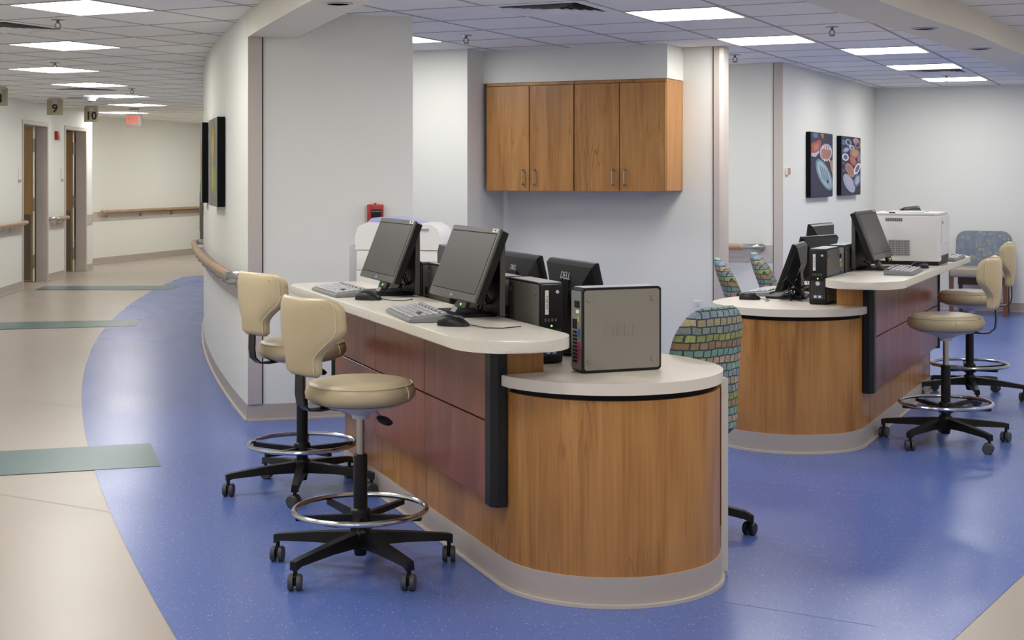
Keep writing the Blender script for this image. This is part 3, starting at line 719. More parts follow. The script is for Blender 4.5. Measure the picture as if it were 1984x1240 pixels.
# =================================================================== CANVASES
def canvas_curved(xn, xf, yt, yb, lab, depth, art):
    """canvas on the curved wall, near end at pixel column xn"""
    pn = rayarc(xn, 45.62); 
    zt, zb = zat(yt, pn.y), zat(yb, pn.y)
    pf = rayarc(xf, 45.62+depth); 
    d = (arc(45.62, pn.y+.6)-pn).normalized(); nrm = Vector((-d.y, d.x, 0))
    L = (pf-pn).dot(d); L = max(.35, min(L, 1.2))
    t = thing('canvas_painting', lab, 'painting', (pn.x, pn.y, 0), math.atan2(d.y, d.x), 'flower canvases on the curved wall')
    # wall curves away: stand a few mm off
    B().box(0, L, .004, depth, zb, zt, .003, 1).obj('stretcher', 'canvas_black', t, 0)
    B().box(.003, L-.003, depth, depth+.002, zb+.003, zt-.003).obj('picture', 'canvas_grey', t, 0)
    art(t, L, zb, zt, depth+.003)
    return L
def blob(t, name, pts, mat, y):
    b = B(); b.prism([(p[0], p[1]) for p in pts], 0, .0012, Mx=Matrix(((1, 0, 0, 0), (0, 0, 1, y), (0, 1, 0, 0), (0, 0, 0, 1)))); return b.obj(name, mat, t, 0)
def flower(t, L, zb, zt, y):
    cx, cz = L*.45, zb+.42*(zt-zb)
    for k, (dx, h, w) in enumerate(((-.10, .30, .035), (-.04, .38, .04), (.03, .36, .04), (.10, .26, .035))):
        blob(t, 'petal', [(cx, cz), (cx+dx-w, cz+h*.55), (cx+dx*1.4, cz+h), (cx+dx+w, cz+h*.5)], 'yellow', y)
    blob(t, 'bud', [(cx+.1*math.cos(a), cz-.06+.10*math.sin(a)) for a in [i*math.pi/8 for i in range(16)]], 'yellow', y)
    blob(t, 'leaf', [(L*.18+.06*math.cos(a), zb+.27*(zt-zb)+.11*math.sin(a)) for a in [i*math.pi/8 for i in range(16)]], 'lime', y)
def flower2(t, L, zb, zt, y):
    cz = zb+.55*(zt-zb)
    blob(t, 'petal', [(L*.5+.12*math.cos(a), cz+.12*math.sin(a)) for a in [i*math.pi/8 for i in range(16)]], 'pinkish', y)
    blob(t, 'stem', [(L*.48, zb+.1), (L*.52, zb+.1), (L*.54, cz-.1), (L*.5, cz-.1)], 'lime', y)
canvas_curved(437, 405, 226, 401, 'tall grey canvas with a yellow flower, nearer of two', .055, flower)
canvas_curved(404, 389, 237, 393, 'tall grey canvas behind the yellow flower one', .05, flower2)
def canvas_flat(xl, xr, yt, yb, lab, art):
    dp = .045
    pl, bl_ = rayplane_a(xl, -3.16); pr, br_ = rayplane_a(xr, -3.16+dp)
    zt, zb = zat(yt, pl.y), zat(yb, pl.y); L = br_-bl_
    t = thing('canvas_painting', lab, 'painting', (pl.x, pl.y, 0), math.pi/2-TH, 'boat canvases')
    # local x = along g2, local -y = toward the room
    B().box(0, L, -dp, 0, zb, zt, .006, 2).obj('stretcher', 'canvas_black', t)
    B().box(.004, L-.004, -dp-.002, -dp, zb+.004, zt-.004).obj('picture', 'canvas_navy', t, 0)
    art(t, L, zb, zt-zb, -dp-.0035)
def ell(cx, cz, rx, rz, ang, n=18):
    ca, sa = math.cos(ang), math.sin(ang)
    return [(cx+rx*math.cos(q)*ca-rz*math.sin(q)*sa, cz+rx*math.cos(q)*sa+rz*math.sin(q)*ca) for q in [2*math.pi*i/n for i in range(n)]]
def e2(L, z, h, W_, H_, cx, cz, rx, rz, deg, n=18):
    """ellipse given in visible proportions of a W_ x H_ picture"""
    q = math.radians(deg); ca, sa = math.cos(q), math.sin(q); out = []
    for i in range(n):
        t_ = 2*math.pi*i/n; dx = rx*math.cos(t_)*ca-rz*math.sin(t_)*sa; dz = rx*math.cos(t_)*sa+rz*math.sin(t_)*ca
        out.append((min(.985, max(.015, cx+dx/W_))*L, z+min(.985, max(.015, cz+dz/H_))*h))
    return out
def boats1(t, L, z, h, y):
    E_ = lambda *a: e2(L, z, h, 44, 124, *a); u = lambda x: x*L; v = lambda q: z+q*h
    blob(t, 'hull', [(u(.015), v(.63)), (u(.20), v(.62)), (u(.42), v(.74)), (u(.46), v(.87)), (u(.38), v(.89)), (u(.015), v(.82))], 'brick', y)
    blob(t, 'deck', [(u(.015), v(.63)), (u(.20), v(.62)), (u(.36), v(.69)), (u(.36), v(.72)), (u(.16), v(.68)), (u(.015), v(.68))], 'lilac', y-.0013)
    blob(t, 'cabin', [(u(.10), v(.71)), (u(.32), v(.73)), (u(.34), v(.83)), (u(.12), v(.80))], 'pinkish', y-.0013)
    blob(t, 'hull', E_(.68, .70, 12.5, 17, -8), 'lilac', y); blob(t, 'deck', E_(.68, .69, 9.5, 13, -8), 'pinkish', y-.0013)
    for k in range(4): blob(t, 'fender', E_(.52+.11*k, .775-.006*k, 1.0, 3.0, 0), 'label', y-.0026)
    for k in range(3): blob(t, 'fender', E_(.60+.11*k, .575, 1.0, 2.6, 0), 'label', y-.0026)
    blob(t, 'hull', E_(.60, .345, 12.5, 33, 24), 'teal', y); blob(t, 'deck', E_(.60, .345, 10, 28.5, 24), 'paleblue', y-.0013)
    for k in range(4): blob(t, 'thwart', E_(.46+.10*k, .38-.028*k, 1.0, 17, 12), 'teal', y-.0026)
    blob(t, 'hatch', E_(.74, .24, 1.6, 3.2, 0), 'canvas_navy', y-.0039)
    blob(t, 'hull', [(u(.84), v(.57)), (u(.98), v(.58)), (u(.98), v(.36)), (u(.9), v(.44))], 'tan', y)
    blob(t, 'hull', [(u(.42), v(.985)), (u(.58), v(.985)), (u(.54), v(.90))], 'pinkish', y)
    blob(t, 'hull', E_(.20, .95, 5, 5, 0), 'violet', y)
def boats2(t, L, z, h, y):
    rows = [(790, 270, 40, 52, 20, 'paleblue', 'canvas_navy'), (905, 240, 45, 40, -40, 'lilac', 'pinkish'), (930, 300, 40, 55, -20, 'pinkish', 'canvas_navy'), (840, 345, 40, 34, -30, 'label', 'violet'),
            (755, 385, 65, 36, 30, 'violet', 'paleblue'), (885, 430, 75, 70, 0, 'pinkish', 'tan'), (745, 495, 48, 56, 10, 'label', 'violet'), (855, 545, 48, 85, 25, 'brick', 'pinkish'),
            (815, 690, 55, 115, 25, 'tan', 'pinkish'), (920, 665, 40, 95, -22, 'label', 'violet'), (800, 890, 68, 155, 24, 'paleblue', 'lilac'), (918, 845, 52, 105, -14, 'violet', 'paleblue'),
            (715, 640, 34, 75, 5, 'violet', 'canvas_navy'), (720, 275, 32, 36, 0, 'teal', 'violet'), (945, 500, 30, 70, -10, 'violet', 'pinkish')]
    for k, (x, yy, rx, rz, dg, c, c2) in enumerate(rows):
        a_ = ((x-690)/285, 1-(yy-180)/890)
        blob(t, 'hull', e2(L, z, h, 285, 890, *a_, rx, rz, dg), c, y-.0001*k)
        blob(t, 'deck', e2(L, z, h, 285, 890, *a_, rx*.6, rz*.68, dg), c2, y-.0015-.0001*k)
canvas_flat(1561, 1613, 255, 383, 'dark canvas of three rowing boats, nearer the side hall', boats1)
canvas_flat(1621, 1667, 263, 379, 'dark canvas crowded with small boats, nearer the room corner', boats2)

# =================================================================== RECEPTION DESKS
class Frame:
    def __init__(s, o, ang, m):
        s.o = Vector((o[0], o[1], 0)); s.ang = ang; s.m = m
        s.S = Vector((math.cos(ang), math.sin(ang), 0)); s.Wd = Vector((-math.sin(ang), math.cos(ang), 0))*m
    def at(s, a, w, z=0): 
        p = s.o+s.S*a+s.Wd*w; return Vector((p.x, p.y, z))
C1 = Frame((-.0425, 5.108), math.radians(111.6), -1)
_o2 = gp(-1.585, 7.81)
C2 = Frame((_o2.x, _o2.y), math.pi/2-TH, 1)
Z_LOW, Z_HI = .762, .914
def desk(C, who):
    m = C.m
    near = who == 1
    adj = 'front' if near else 'rear right'
    t = thing('reception_desk', ['', 'curved honey wood reception desk with cherry panels nearest the camera', 'curved honey wood reception desk with cherry panels before the guest chair'][who], 'desk', C.o, C.ang, 'two level reception desks')
    Q = lambda pts: [(s, m*w) for s, w in pts]
    def endarc(c, r, a0=-90, a1=90, n=36): # from front face round the near end to the staff side
        return [(c[0]-r*math.cos(math.radians(a)), c[1]+r*math.sin(math.radians(a))) for a in [a0+(a1-a0)*i/n for i in range(n+1)]]
    aend = 66
    L = 2.15
    def outline(off, z):
        return [(L, -off)]+endarc((-.03, .41), .41+off, -90, aend)+[(-.16, .79), (.14, .79), (.14, .14), (L, .14)]
    def kickline(off):
        return [(L, -off)]+endarc((-.03, .41), .41+off, -90, aend)+[(-.16, .79), (-.10, .70), (.0, .40), (.10, .12), (L, .12)]
    B().prism(Q(outline(0, 0)), .09, .700).obj('body', 'oak', t, 40)
    B().prism(Q([(-.068, 0), (L, 0), (L, .14), (-.068, .14)]), .70, .872).obj('upper_wall', 'oak', t, 0)
    B().prism(Q(outline(-.012, 0)), .699, .7215).obj('shadow_reveal', 'gap', t, 40)
    B().prism(Q(outline(.006, 0)), .012, .104, .003, 1).obj('kick_base', 'taupe', t, 40)
    B().prism(Q(outline(.019, 0)), .002, .014, .004, 2).obj('kick_toe', 'taupe_l', t, 40)
    B().box(-.19, .12, m*.795, m*.826, .01, .7215, .002, 1).obj('end_panel', 'white_panel', t, 0)
    # vertical edge strip at the end of the curved veneer
    q = endarc((-.03, .41), .411, 58, 60, 1)
    B().prism(Q([q[0], q[1], (q[1][0]-.0035, q[1][1]+.002), (q[0][0]-.0035, q[0][1]+.002)]), .20, .70).obj('edge_strip', 'cherry', t, 0)
    # cherry panels on a black backing
    B().prism(Q([(-.002, -.002), (L, -.002), (L, -.030), (-.002, -.030)]), .312, .871).obj('panel_backing', 'gap', t, 0)
    for i in range(3):
        for (z0, z1) in ((.307, .583), (.589, .8725)):
            B().box(.002+i*.717, .002+i*.717+.7125, m*-.050, m*-.030, z0, z1, .0015, 1).obj('panel', 'cherry', t, 0)
    def post(s0, s1, w0, w1):
        B().prism(Q([(s0+.006, w1), (s0, w1-.006), (s0, w0+.022), (s0+.022, w0), (s1-.004, w0), (s1, w0+.004), (s1, w1)]), .292, .8725, .003, 1).obj('corner_post', 'black_metal', t, 20)
    post(-.078, -.0025, -.060, -.001); post(2.1525, 2.19, -.060, .02)
    # support under the far end of the low worktop
    B().box(3.02, 3.05, m*.45, m*.70, .01, .7215, .002, 1).obj('gable_panel', 'white_panel', t, 0)
    # ---- transaction counter
    hi = thing('transaction_counter', ['', 'speckled cream upper counter slab holding two monitors', 'speckled cream upper counter slab holding the white printer'][who], 'countertop', C.o, C.ang, 'upper counter slabs')
    w0, w1, rc = -.243, .168, .24
    pts = [(2.30, w0), (-.13, w0)]
    pts += [(-.155-.235*math.sin(a), w0+.20-.20*math.cos(a)) for a in [i*math.pi/2/10 for i in range(1, 11)]]
    pts += [(-.39+.20*(1-math.cos(a)), -.03+.198*math.sin(a)) for a in [i*math.pi/2/10 for i in range(1, 11)]]
    pts += [(2.44, w1), (2.44, w0+.12), (2.40, w0+.04)]
    B().prism(Q(pts), .8735, Z_HI, .005, 2).obj('slab', 'slab', hi, 30)
    # ---- low worktop
    lo = thing('worktop', ['', 'lower beige worktop with rounded end under the grey computer', 'lower beige worktop with rounded end left of the upright black computer'][who], 'countertop', C.o, C.ang, 'lower worktops')
    e = endarc((-.03, .40), .43, -83, 84)
    pts = e+[(.10, .828), (.20, .805), (.30, .76), (.42, .72), (3.05, .72), (3.05, .145), (-.073, .145), (-.073, .004), (-.083, .0)]
    B().prism(Q(pts), .7225, Z_LOW, .004, 2).obj('slab', 'lowtop', lo, 30)
desk(C1, 1); desk(C2, 2)

# =================================================================== MONITORS
def rotY(v): return math.atan2(-v.x, v.y)     # rotation whose local +Y points along v
def monitor_a(loc, rz, lab, cable=True, tagged=True, grp='monitors on the upper slabs'):
    """tilted flat panel on a tall column stand; screen faces local -Y"""
    t = thing('computer_monitor', lab, 'monitor', loc, rz, grp)
    Wm, Hm = .545, .302
    base = B().box(-.15, .15, -.085, .098, .0, .012, .004, 2).obj('base_plate', 'black', t)
    B().box(-.235, .235, .078, .097, .010, .335, .004, 1).obj('column', 'black', t)
    for s_x in (-1, 1): B().box(s_x*.2355, s_x*.228, .0765, .0985, .010, .336, .002, 1).obj('column_edge', 'bezel', t)
    B().loft([[(-.03, -.035, .012), (.03, -.035, .012), (.03, -.005, .012), (-.03, -.005, .012)], [(-.03, .050, .13), (.03, .050, .13), (.03, .072, .13), (-.03, .072, .13)]]).obj('strut', 'dgrey', t, 0)
    Mx = Tm(0, -.045, .066) @ R('X', -21.5)
    p = B().box(-Wm/2, Wm/2, 0, .012, 0, Hm, .003, 1, Mx).obj('panel', 'bezel', t, 30)
    B().box(-Wm/2+.020, Wm/2-.020, -.0006, .001, .032, Hm-.020, 0, 1, Mx).obj('screen_rim_shade', 'gap', p, 0); B().box(-Wm/2+.024, Wm/2-.022, -.0012, .001, .035, Hm-.024, 0, 1, Mx).obj('screen', 'screen', p, 0)  # black rim stands in for the shadow inside the bezel frame
    B().box(-Wm/2+.002, Wm/2-.002, .010, .040, .004, Hm-.004, .004, 1, Mx).box(-.17, .17, .036, .055, .05, Hm-.03, .008, 1, Mx).obj('back_shell', 'black', p, 30)
    B().box(-.05, .05, .05, .075, .15, .25, .004, 1, Mx).obj('mount', 'black', t, 30)
    if tagged: B().box(Wm/2-.075, Wm/2-.02, -.0012, 0, Hm-.016, Hm-.002, 0, 1, Mx).obj('asset_tag', 'label', p, 0); text('tag_lettering', '10313', .010, 'ink', p, Mx @ Tm(Wm/2-.047, -.0016, Hm-.009) @ R('X', 90), .0002)
    text('badge', 'DELL', .014, 'pctop', p, Mx @ Tm(0, -.001, .014) @ R('X', 90), .0004)
    B().box(Wm/2-.19, Wm/2-.075, .0, .016, -.028, 0, .002, 1, Mx).obj('control_bar', 'black', p, 0)
    B().lathe([(0, 0), (.004, 0), (.004, .002), (0, .002)], 10, Mx @ Tm(Wm/2-.13, -.0005, -.014) @ R('X', 90)).obj('power_light', 'green_led', p)
    if cable:
        c = B()
        c.tube([(.10, .03, .14), (.12, .05, .09), (.10, .075, .05), (.04, .09, .03), (-.02, .105, .04)], .0045, 6)
        c.tube([(.13, .025, .13), (.15, .03, .07), (.11, .05, .03), (.05, .05, .02), (.0, .085, .05)], .004, 6)
        c.tube([(.06, .045, .15), (.10, .06, .11), (.14, .07, .06), (.12, .09, .03)], .0035, 6)
        c.obj('cables', 'black', t)
    return t
def monitor_b(loc, rz, lab, back_text=None, tilt=13, z0=.09, grp='monitors on the lower worktops', Wm=.45, Hm=.285):
    """older panel with a deep wedge back; screen faces local -Y"""
    t = thing('computer_monitor', lab, 'monitor', loc, rz, grp)
    B().prism([(-.13, -.11), (.13, -.11), (.15, .06), (.10, .11), (-.10, .11), (-.15, .06)], 0, .016, .005, 2).obj('base_plate', 'black', t)
    st = B().loft([[(-.06, .05, .012), (.06, .05, .012), (.06, .085, .012), (-.06, .085, .012)], [(-.045, .04, z0+.20), (.045, .04, z0+.20), (.045, .07, z0+.20), (-.045, .07, z0+.20)]])
    st.obj('column', 'black_metal', t, 30)
    Mx = Tm(0, -.045, z0) @ R('X', -tilt)
    p = B().box(-Wm/2, Wm/2, 0, .022, 0, Hm, .004, 1, Mx).obj('panel', 'black', t, 30)
    B().box(-Wm/2+.015, Wm/2-.015, -.0008, .001, .018, Hm-.015, 0, 1, Mx).obj('screen', 'screen', p, 0)
    f0 = [(-Wm/2+.002, .021, .004), (Wm/2-.002, .021, .004), (Wm/2-.002, .021, Hm-.003), (-Wm/2+.002, .021, Hm-.003)]
    f1 = [(-Wm/2+.09, .075, .05), (Wm/2-.09, .075, .05), (Wm/2-.09, .075, Hm-.10), (-Wm/2+.09, .075, Hm-.10)]
    fm = [(-Wm/2+.004, .034, .008), (Wm/2-.004, .034, .008), (Wm/2-.004, .034, Hm-.012), (-Wm/2+.004, .034, Hm-.012)]
    B().loft([f0, fm, f1], Mx=Mx).obj('back_shell', 'black_metal', p, 0)
    if back_text:
        ang = math.degrees(math.atan2(.075-.034, .088))
        text('badge', back_text, .042 if back_text != 'DELL ' else .03, 'pctop', p, Mx @ Tm(0, .0555, Hm-.052) @ R('Z', 180) @ R('X', 90-ang-0) @ Tm(0, 0, .001), .0008)
    return t
MA1 = monitor_a(C1.at(.5786, .056, Z_HI), rotY(C1.Wd), 'tilted black monitor on the upper slab above the nearer mouse')
MA2 = monitor_a(C1.at(1.645, .056, Z_HI), rotY(C1.Wd), 'tilted black monitor on the upper slab before the white copier', True)
monitor_a(C2.at(.70, .075, Z_HI), rotY(C2.Wd), 'tilted black monitor on the slab beside the big white printer')
monitor_a(C2.at(1.95, .02, Z_HI+.0), rotY(C2.Wd), 'black monitor peeking above the big white printer', False)
monitor_b(C1.at(.415, .50, Z_LOW), rotY(-C1.Wd), 'black monitor seen from behind with a large silver badge', 'DELL')
monitor_b(C1.at(.97, .50, Z_LOW), rotY(-C1.Wd), 'black monitor seen from behind, left of the badge one', 'DELL ')
monitor_b(C2.at(.30, .50, Z_LOW), rotY(-C2.Wd)+.10, 'black monitor seen edge-on left of the upright computer', None, 20, .05, 'monitors on the lower worktops', .42, .285)
monitor_b(C2.at(.92, .50, Z_LOW), rotY(-C2.Wd)-.25, 'black monitor behind the edge-on one', None, 14, .06, 'monitors on the lower worktops', .45, .285)
monitor_b(C2.at(1.75, .66, Z_LOW), rotY(-C2.Wd)-.1, 'black monitor rising highest behind the edge-on one', None, 8, .10)

# =================================================================== COMPUTERS
def computer(loc, rz, lab, side='pcgrey', logo=False, tagtxt='10313'):
    """small desktop tower: front +X, ports -X, wide faces +-Y"""
    t = thing('desktop_computer', lab, 'computer', loc, rz, 'desktop computers')
    D, Tk, Hc = .316, .098, .303
    def rr_(x0, x1, z0, z1, rad): return [(x1-rad+rad*math.cos(q), z1-rad+rad*math.sin(q)) for q in (0, .52, 1.05, 1.57)]+[(x0+rad+rad*math.cos(q), z1-rad+rad*math.sin(q)) for q in (1.57, 2.09, 2.62, 3.14)]+[(x0+rad+rad*math.cos(q), z0+rad+rad*math.sin(q)) for q in (3.14, 3.67, 4.19, 4.71)]+[(x1-rad+rad*math.cos(q), z0+rad+rad*math.sin(q)) for q in (4.71, 5.24, 5.76, 6.28)]
    XZ = Matrix(((1, 0, 0, 0), (0, 0, -1, 0), (0, 1, 0, 0), (0, 0, 0, 1)))
    b = B().prism(rr_(-D/2+.006, D/2+.003, .002, Hc, .012), -Tk/2+.002, Tk/2-.002, .002, 1, XZ).obj('case', 'black', t)
    for s in (-1, 1):
        Mx = Matrix.Identity(4) if s < 0 else R('Z', 180)
        pan = B().prism(rr_(-D/2+.013, D/2-.005, .010, Hc-.008, .010), Tk/2-.004, Tk/2, .0015, 1, Mx @ XZ).obj('side_panel', side, t)
        for fx in (-D/2+.032, D/2-.032):
            for fz in (.042, Hc-.042):
                B().lathe([(0, 0), (.008, 0), (.009, .002), (.007, .005), (0, .005)], 12, Mx @ Tm(fx, -Tk/2, fz) @ R('X', 90)).obj('foot', side, pan)
        if logo and s < 0:
            text('embossed_logo', 'DELL', .062, side, pan, Mx @ Tm(0, -Tk/2-.0003, Hc*.49) @ R('X', 90), .0012)
        elif s < 0:
            text('embossed_logo', 'DELL', .05, side, pan, Mx @ Tm(0, -Tk/2-.0003, .12) @ R('X', 90), .0012)
    B().box(-D/2+.014, D/2-.012, -Tk/2+.008, Tk/2-.008, Hc, Hc+.002, .001, 1).obj('top_panel', 'pctop', t)
    # front bezel
    fx = D/2
    fx -= .006
    fb = B().box(fx+.004, fx+.012, -Tk/2+.006, Tk/2-.006, .008, Hc-.006, .003, 2).obj('front_bezel', 'black', t)
    gr = B()
    for k in range(14): gr.box(fx+.012, fx+.0132, -.036+k*.0055, -.0345+k*.0055, .03, .13)
    gr.obj('grille', 'dgrey', fb, 0)
    B().box(fx+.012, fx+.0135, -.026, -.012, .185, .275).obj('label', 'label', fb, 0)
    text('label_lettering', 'P1QF-010', .012, 'ink', fb, Tm(fx+.0137, -.019, .23) @ R('Z', 90) @ R('X', 90) @ R('Z', -90), .0002)
    B().lathe([(0, 0), (.007, 0), (.006, .003), (0, .003)], 14, Tm(fx+.012, .024, .268) @ R('Y', 90)).obj('emblem', 'pctop', fb)
    B().lathe([(0, 0), (.012, 0), (.011, .004), (0, .004)], 18, Tm(fx+.012, 0, .115) @ R('Y', 90)).obj('power_button', 'pctop', fb)
    B().lathe([(0, 0), (.0035, 0), (.0035, .002), (0, .002)], 10, Tm(fx+.012, 0, .142) @ R('Y', 90)).obj('power_light', 'green_led', fb)
    pr = B()
    for k in range(4): pr.box(fx+.012, fx+.0135, -.028+k*.014, -.021+k*.014, .158, .170)
    pr.obj('front_ports', 'dgrey', fb, 0)
    B().box(fx+.012, fx+.0132, -.026, .024, .035, .053).obj('badge_sticker', 'bluesticker', fb, 0)
    B().box(fx+.0132, fx+.0138, -.020, -.006, .038, .050).obj('sticker_print', 'label', fb, 0); B().box(fx+.0132, fx+.0138, .004, .018, .038, .050).obj('sticker_print', 'label', fb, 0)
    # ports at the back
    bx = -D/2+.006
    bk = B().box(bx-.002, bx, -Tk/2+.010, Tk/2-.008, .012, Hc-.012).obj('back_plate', 'pcback', t, 0)
    def port(y0, y1, z0, z1, mt, nm='port'): B().box(bx-.007, bx-.002, y0, y1, z0, z1, .001, 1).obj(nm, mt, bk, 0)
    port(-.026, .010, .232, .256, 'black', 'power_inlet'); port(-.026, -.004, .212, .224, 'label', 'sticker'); port(-.030, -.018, .182, .205, 'portgreen')
    port(-.030, -.014, .130, .158, 'portblue'); port(-.030, -.016, .045, .112, 'magenta')
    gr = B()
    for i in range(9):
        for j in range(4): gr.box(bx-.0035, bx-.002, -.006+j*.010, .001+j*.010, .035+i*.013, .044+i*.013)
    gr.obj('vent_holes', 'gap', bk, 0)
    for k in range(3): B().box(bx-.005, bx-.002, -.002+k*.012, .006+k*.012, .155, .19).obj('socket', 'black', bk, 0)
    return t
X_of = lambda v: math.atan2(v.y, v.x)
computer(C1.at(-.12, .400, Z_LOW), X_of(C1.Wd), 'grey flat computer case lying near the front of the lower worktop', 'pcgrey', True)
computer(C1.at(.285, .252, Z_LOW), X_of(-C1.S), 'upright black computer with white label between monitors and grey case', 'pcdark')
computer(C1.at(.63, .236, Z_LOW), X_of(C1.S), 'computer showing its ports behind the white labelled one', 'pcdark')
computer(C1.at(1.30, .252, Z_LOW), X_of(-C1.S), 'dark computer partly hidden behind the nearer tilted monitor', 'pcdark')
computer(C1.at(1.645, .236, Z_LOW), X_of(C1.S), 'computer showing its ports between the two tilted monitors', 'pcdark')
computer(C2.at(.065, .236, Z_LOW), X_of(-C2.S), 'upright black computer with silver button below the slab with the printer', 'pcdark')
computer(C2.at(.52, .236, Z_LOW), X_of(C2.S), 'computer showing ports behind the silver button one', 'pcdark')
# label printer on top of a case
t = thing('label_printer', 'small grey label printer on top of a computer behind monitors', 'printer', C1.at(1.27, .262, Z_LOW+.307), X_of(-C1.S))
B().loft([[(-.08, -.045, 0), (.07, -.045, 0), (.07, .045, 0), (-.08, .045, 0)], [(-.08, -.045, .05), (.075, -.045, .045), (.075, .045, .045), (-.08, .045, .05)], [(-.07, -.04, .085), (.03, -.04, .078), (.03, .04, .078), (-.07, .04, .085)]]).obj('housing', 'dgrey', t, 30)
B().box(.07, .085, -.04, .04, .004, .038, .003, 1).obj('paper_slot', 'black', t, 0); B().box(.03, .078, -.03, .03, .046, .052, .002, 1).obj('button_pad', 'pcback', t, 0)

# =================================================================== KEYBOARDS, MICE
def keyboard(loc, rz, lab):
    """user side at local -Y"""
    t = thing('keyboard', lab, 'keyboard', loc, rz, 'keyboards')
    b = B(); w, d = .225, .080
    b.loft([[(-w, -d, .002), (w, -d, .002), (w, d, .002), (-w, d, .002)], [(-w, -d, .012), (w, -d, .012), (w, d, .026), (-w, d, .026)], [(-w+.006, -d+.006, .016), (w-.006, -d+.006, .016), (w-.006, d-.006, .030), (-w+.006, d-.006, .030)]])
    b.obj('body', 'kb', t, 0)
    kk = B(); kd = B(); tl = math.degrees(math.atan2(.014, .148))
    for r in range(6):
        y = -d+.020+r*.0235+(.004 if r == 5 else 0); z = .016+(y+d)*.094
        xs = [-w+.016+i*.0193 for i in range(15)]+[-w+.318+i*.0193 for i in range(3)]+[-w+.385+i*.0185 for i in range(3)]
        for i, x in enumerate(xs):
            if r == 0 and 4 <= i <= 8: continue
            tgt = kd if (r == 5 and i % 3 == 0) or (15 <= i < 18 and r in (2,)) else kk
            tgt.box(-.0078, .0078, -.0082, .0082, 0, .0075, .0016, 1, Tm(x, y, z-.001) @ R('X', tl))
    kk.box(-.05, .05, -.0082, .0082, 0, .0075, .0016, 1, Tm(-w+.016+6*.0193, -d+.020, .0165))
    a = kk.obj('keys', 'key', t, 0); tag(a, kind='stuff'); a = kd.obj('dark_keys', 'keyd', t, 0); tag(a, kind='stuff')
    for s in (-1, 1): B().box(s*.18-.012, s*.18+.012, d-.02, d-.005, 0, .012).obj('foot', 'black', t, 0)
    return t
def mouse(loc, rz, lab, cable):
    t = thing('computer_mouse', lab, 'mouse', loc, rz, 'computer mice')
    rings = []
    for i in range(13):
        u = i/12; y = -.058+.116*u; hw = .031*math.sin(math.pi*min(.97, max(.03, .08+.84*u)))**.45*(1-.12*(u-.4)); h = .040*(math.sin(math.pi*min(1, .10+.86*u))**.6)*(1.05-.35*u)+.004
        rings.append([(hw*math.cos(q)*1.0, y, .002+max(0, h*math.sin(q)) if 0 <= q <= math.pi else .002) for q in [math.pi*k/10 for k in range(11)]])
    B().loft(rings).obj('shell', 'black', t, 60)
    B().tube([(0, .02, .036), (0, .038, .028)], .006, 8).obj('scroll_wheel', 'rubber', t)
    B().tube([(0, .055, .008)]+[Vector(c) for c in cable], .002, 6).obj('cable', 'black', t)
    return t
kw = rotY(C1.Wd)
keyboard(C1.at(1.72, -.138, Z_HI), rotY(C1.Wd)+.0, 'grey keyboard before the tilted monitor by the copier')
keyboard(C1.at(.53, -.142, Z_HI), rotY(C1.Wd)-.10, 'grey keyboard before the nearer tilted monitor')
mouse(C1.at(1.33, -.11, Z_HI), rotY(C1.Wd)-.7, 'black mouse beside the farther keyboard on the upper slab', [(0, .09, .004), (.03, .13, .004), (.02, .17, .004), (-.05, .19, .004)])
mouse(C1.at(.165, -.12, Z_HI), rotY(C1.Wd)-.75, 'black mouse beside the nearer keyboard on the upper slab', [(0, .09, .004), (.05, .15, .004), (.04, .21, .004), (-.04, .25, .004)])
keyboard(C2.at(.42, -.13, Z_HI), rotY(C2.Wd)+.05, 'grey keyboard on the slab beside the big printer')
mouse(C2.at(.85, -.14, Z_HI), rotY(C2.Wd)+.7, 'black mouse beside the big white printer', [(0, .08, .004), (-.03, .12, .004), (-.1, .15, .004)])
keyboard(C2.at(1.86, -.16, Z_HI), rotY(C2.Wd), 'grey keyboard at the far end of the slab past the printer')
mouse(C2.at(.06, .66, Z_LOW), rotY(-C2.Wd)+.1, 'black mouse on the low worktop beside the edge-on monitor', [(0, .09, .004), (.05, .12, .004), (.12, .11, .004)])
keyboard(C2.at(.52, .69, Z_LOW), rotY(-C2.Wd), 'grey keyboard on the low worktop behind the edge-on monitor')
# loose leads and papers behind the edge-on monitor
t = thing('cable_tangle', 'tangle of black leads around the edge-on monitor foot', 'cables', C2.at(.12, .40, Z_LOW))
b = B(); rr = random.Random(3)
for k in range(7):
    p0 = Vector((rr.uniform(-.08, .02), rr.uniform(-.05, .05), .004)); pts = [p0]
    for j in range(5): pts.append(Vector((p0.x+rr.uniform(-.05, .11), p0.y+rr.uniform(-.06, .06), rr.uniform(.01, .13) if j < 4 else .004)))
    b.tube([pts[0].lerp(pts[1], .0)]+pts[1:], .0032, 6)
b.obj('leads', 'black', t)
t = thing('paper_sheets', 'loose white papers behind the upright computer', 'paper', C2.at(.62, .36, Z_LOW), 1.0)
B().box(-.10, .10, -.06, .06, 0, .004).obj('sheet', 'label', t, 0); B().box(-.08, .06, -.05, .05, .0045, .012, .001, 1).obj('folder', 'portblue', t, 0)

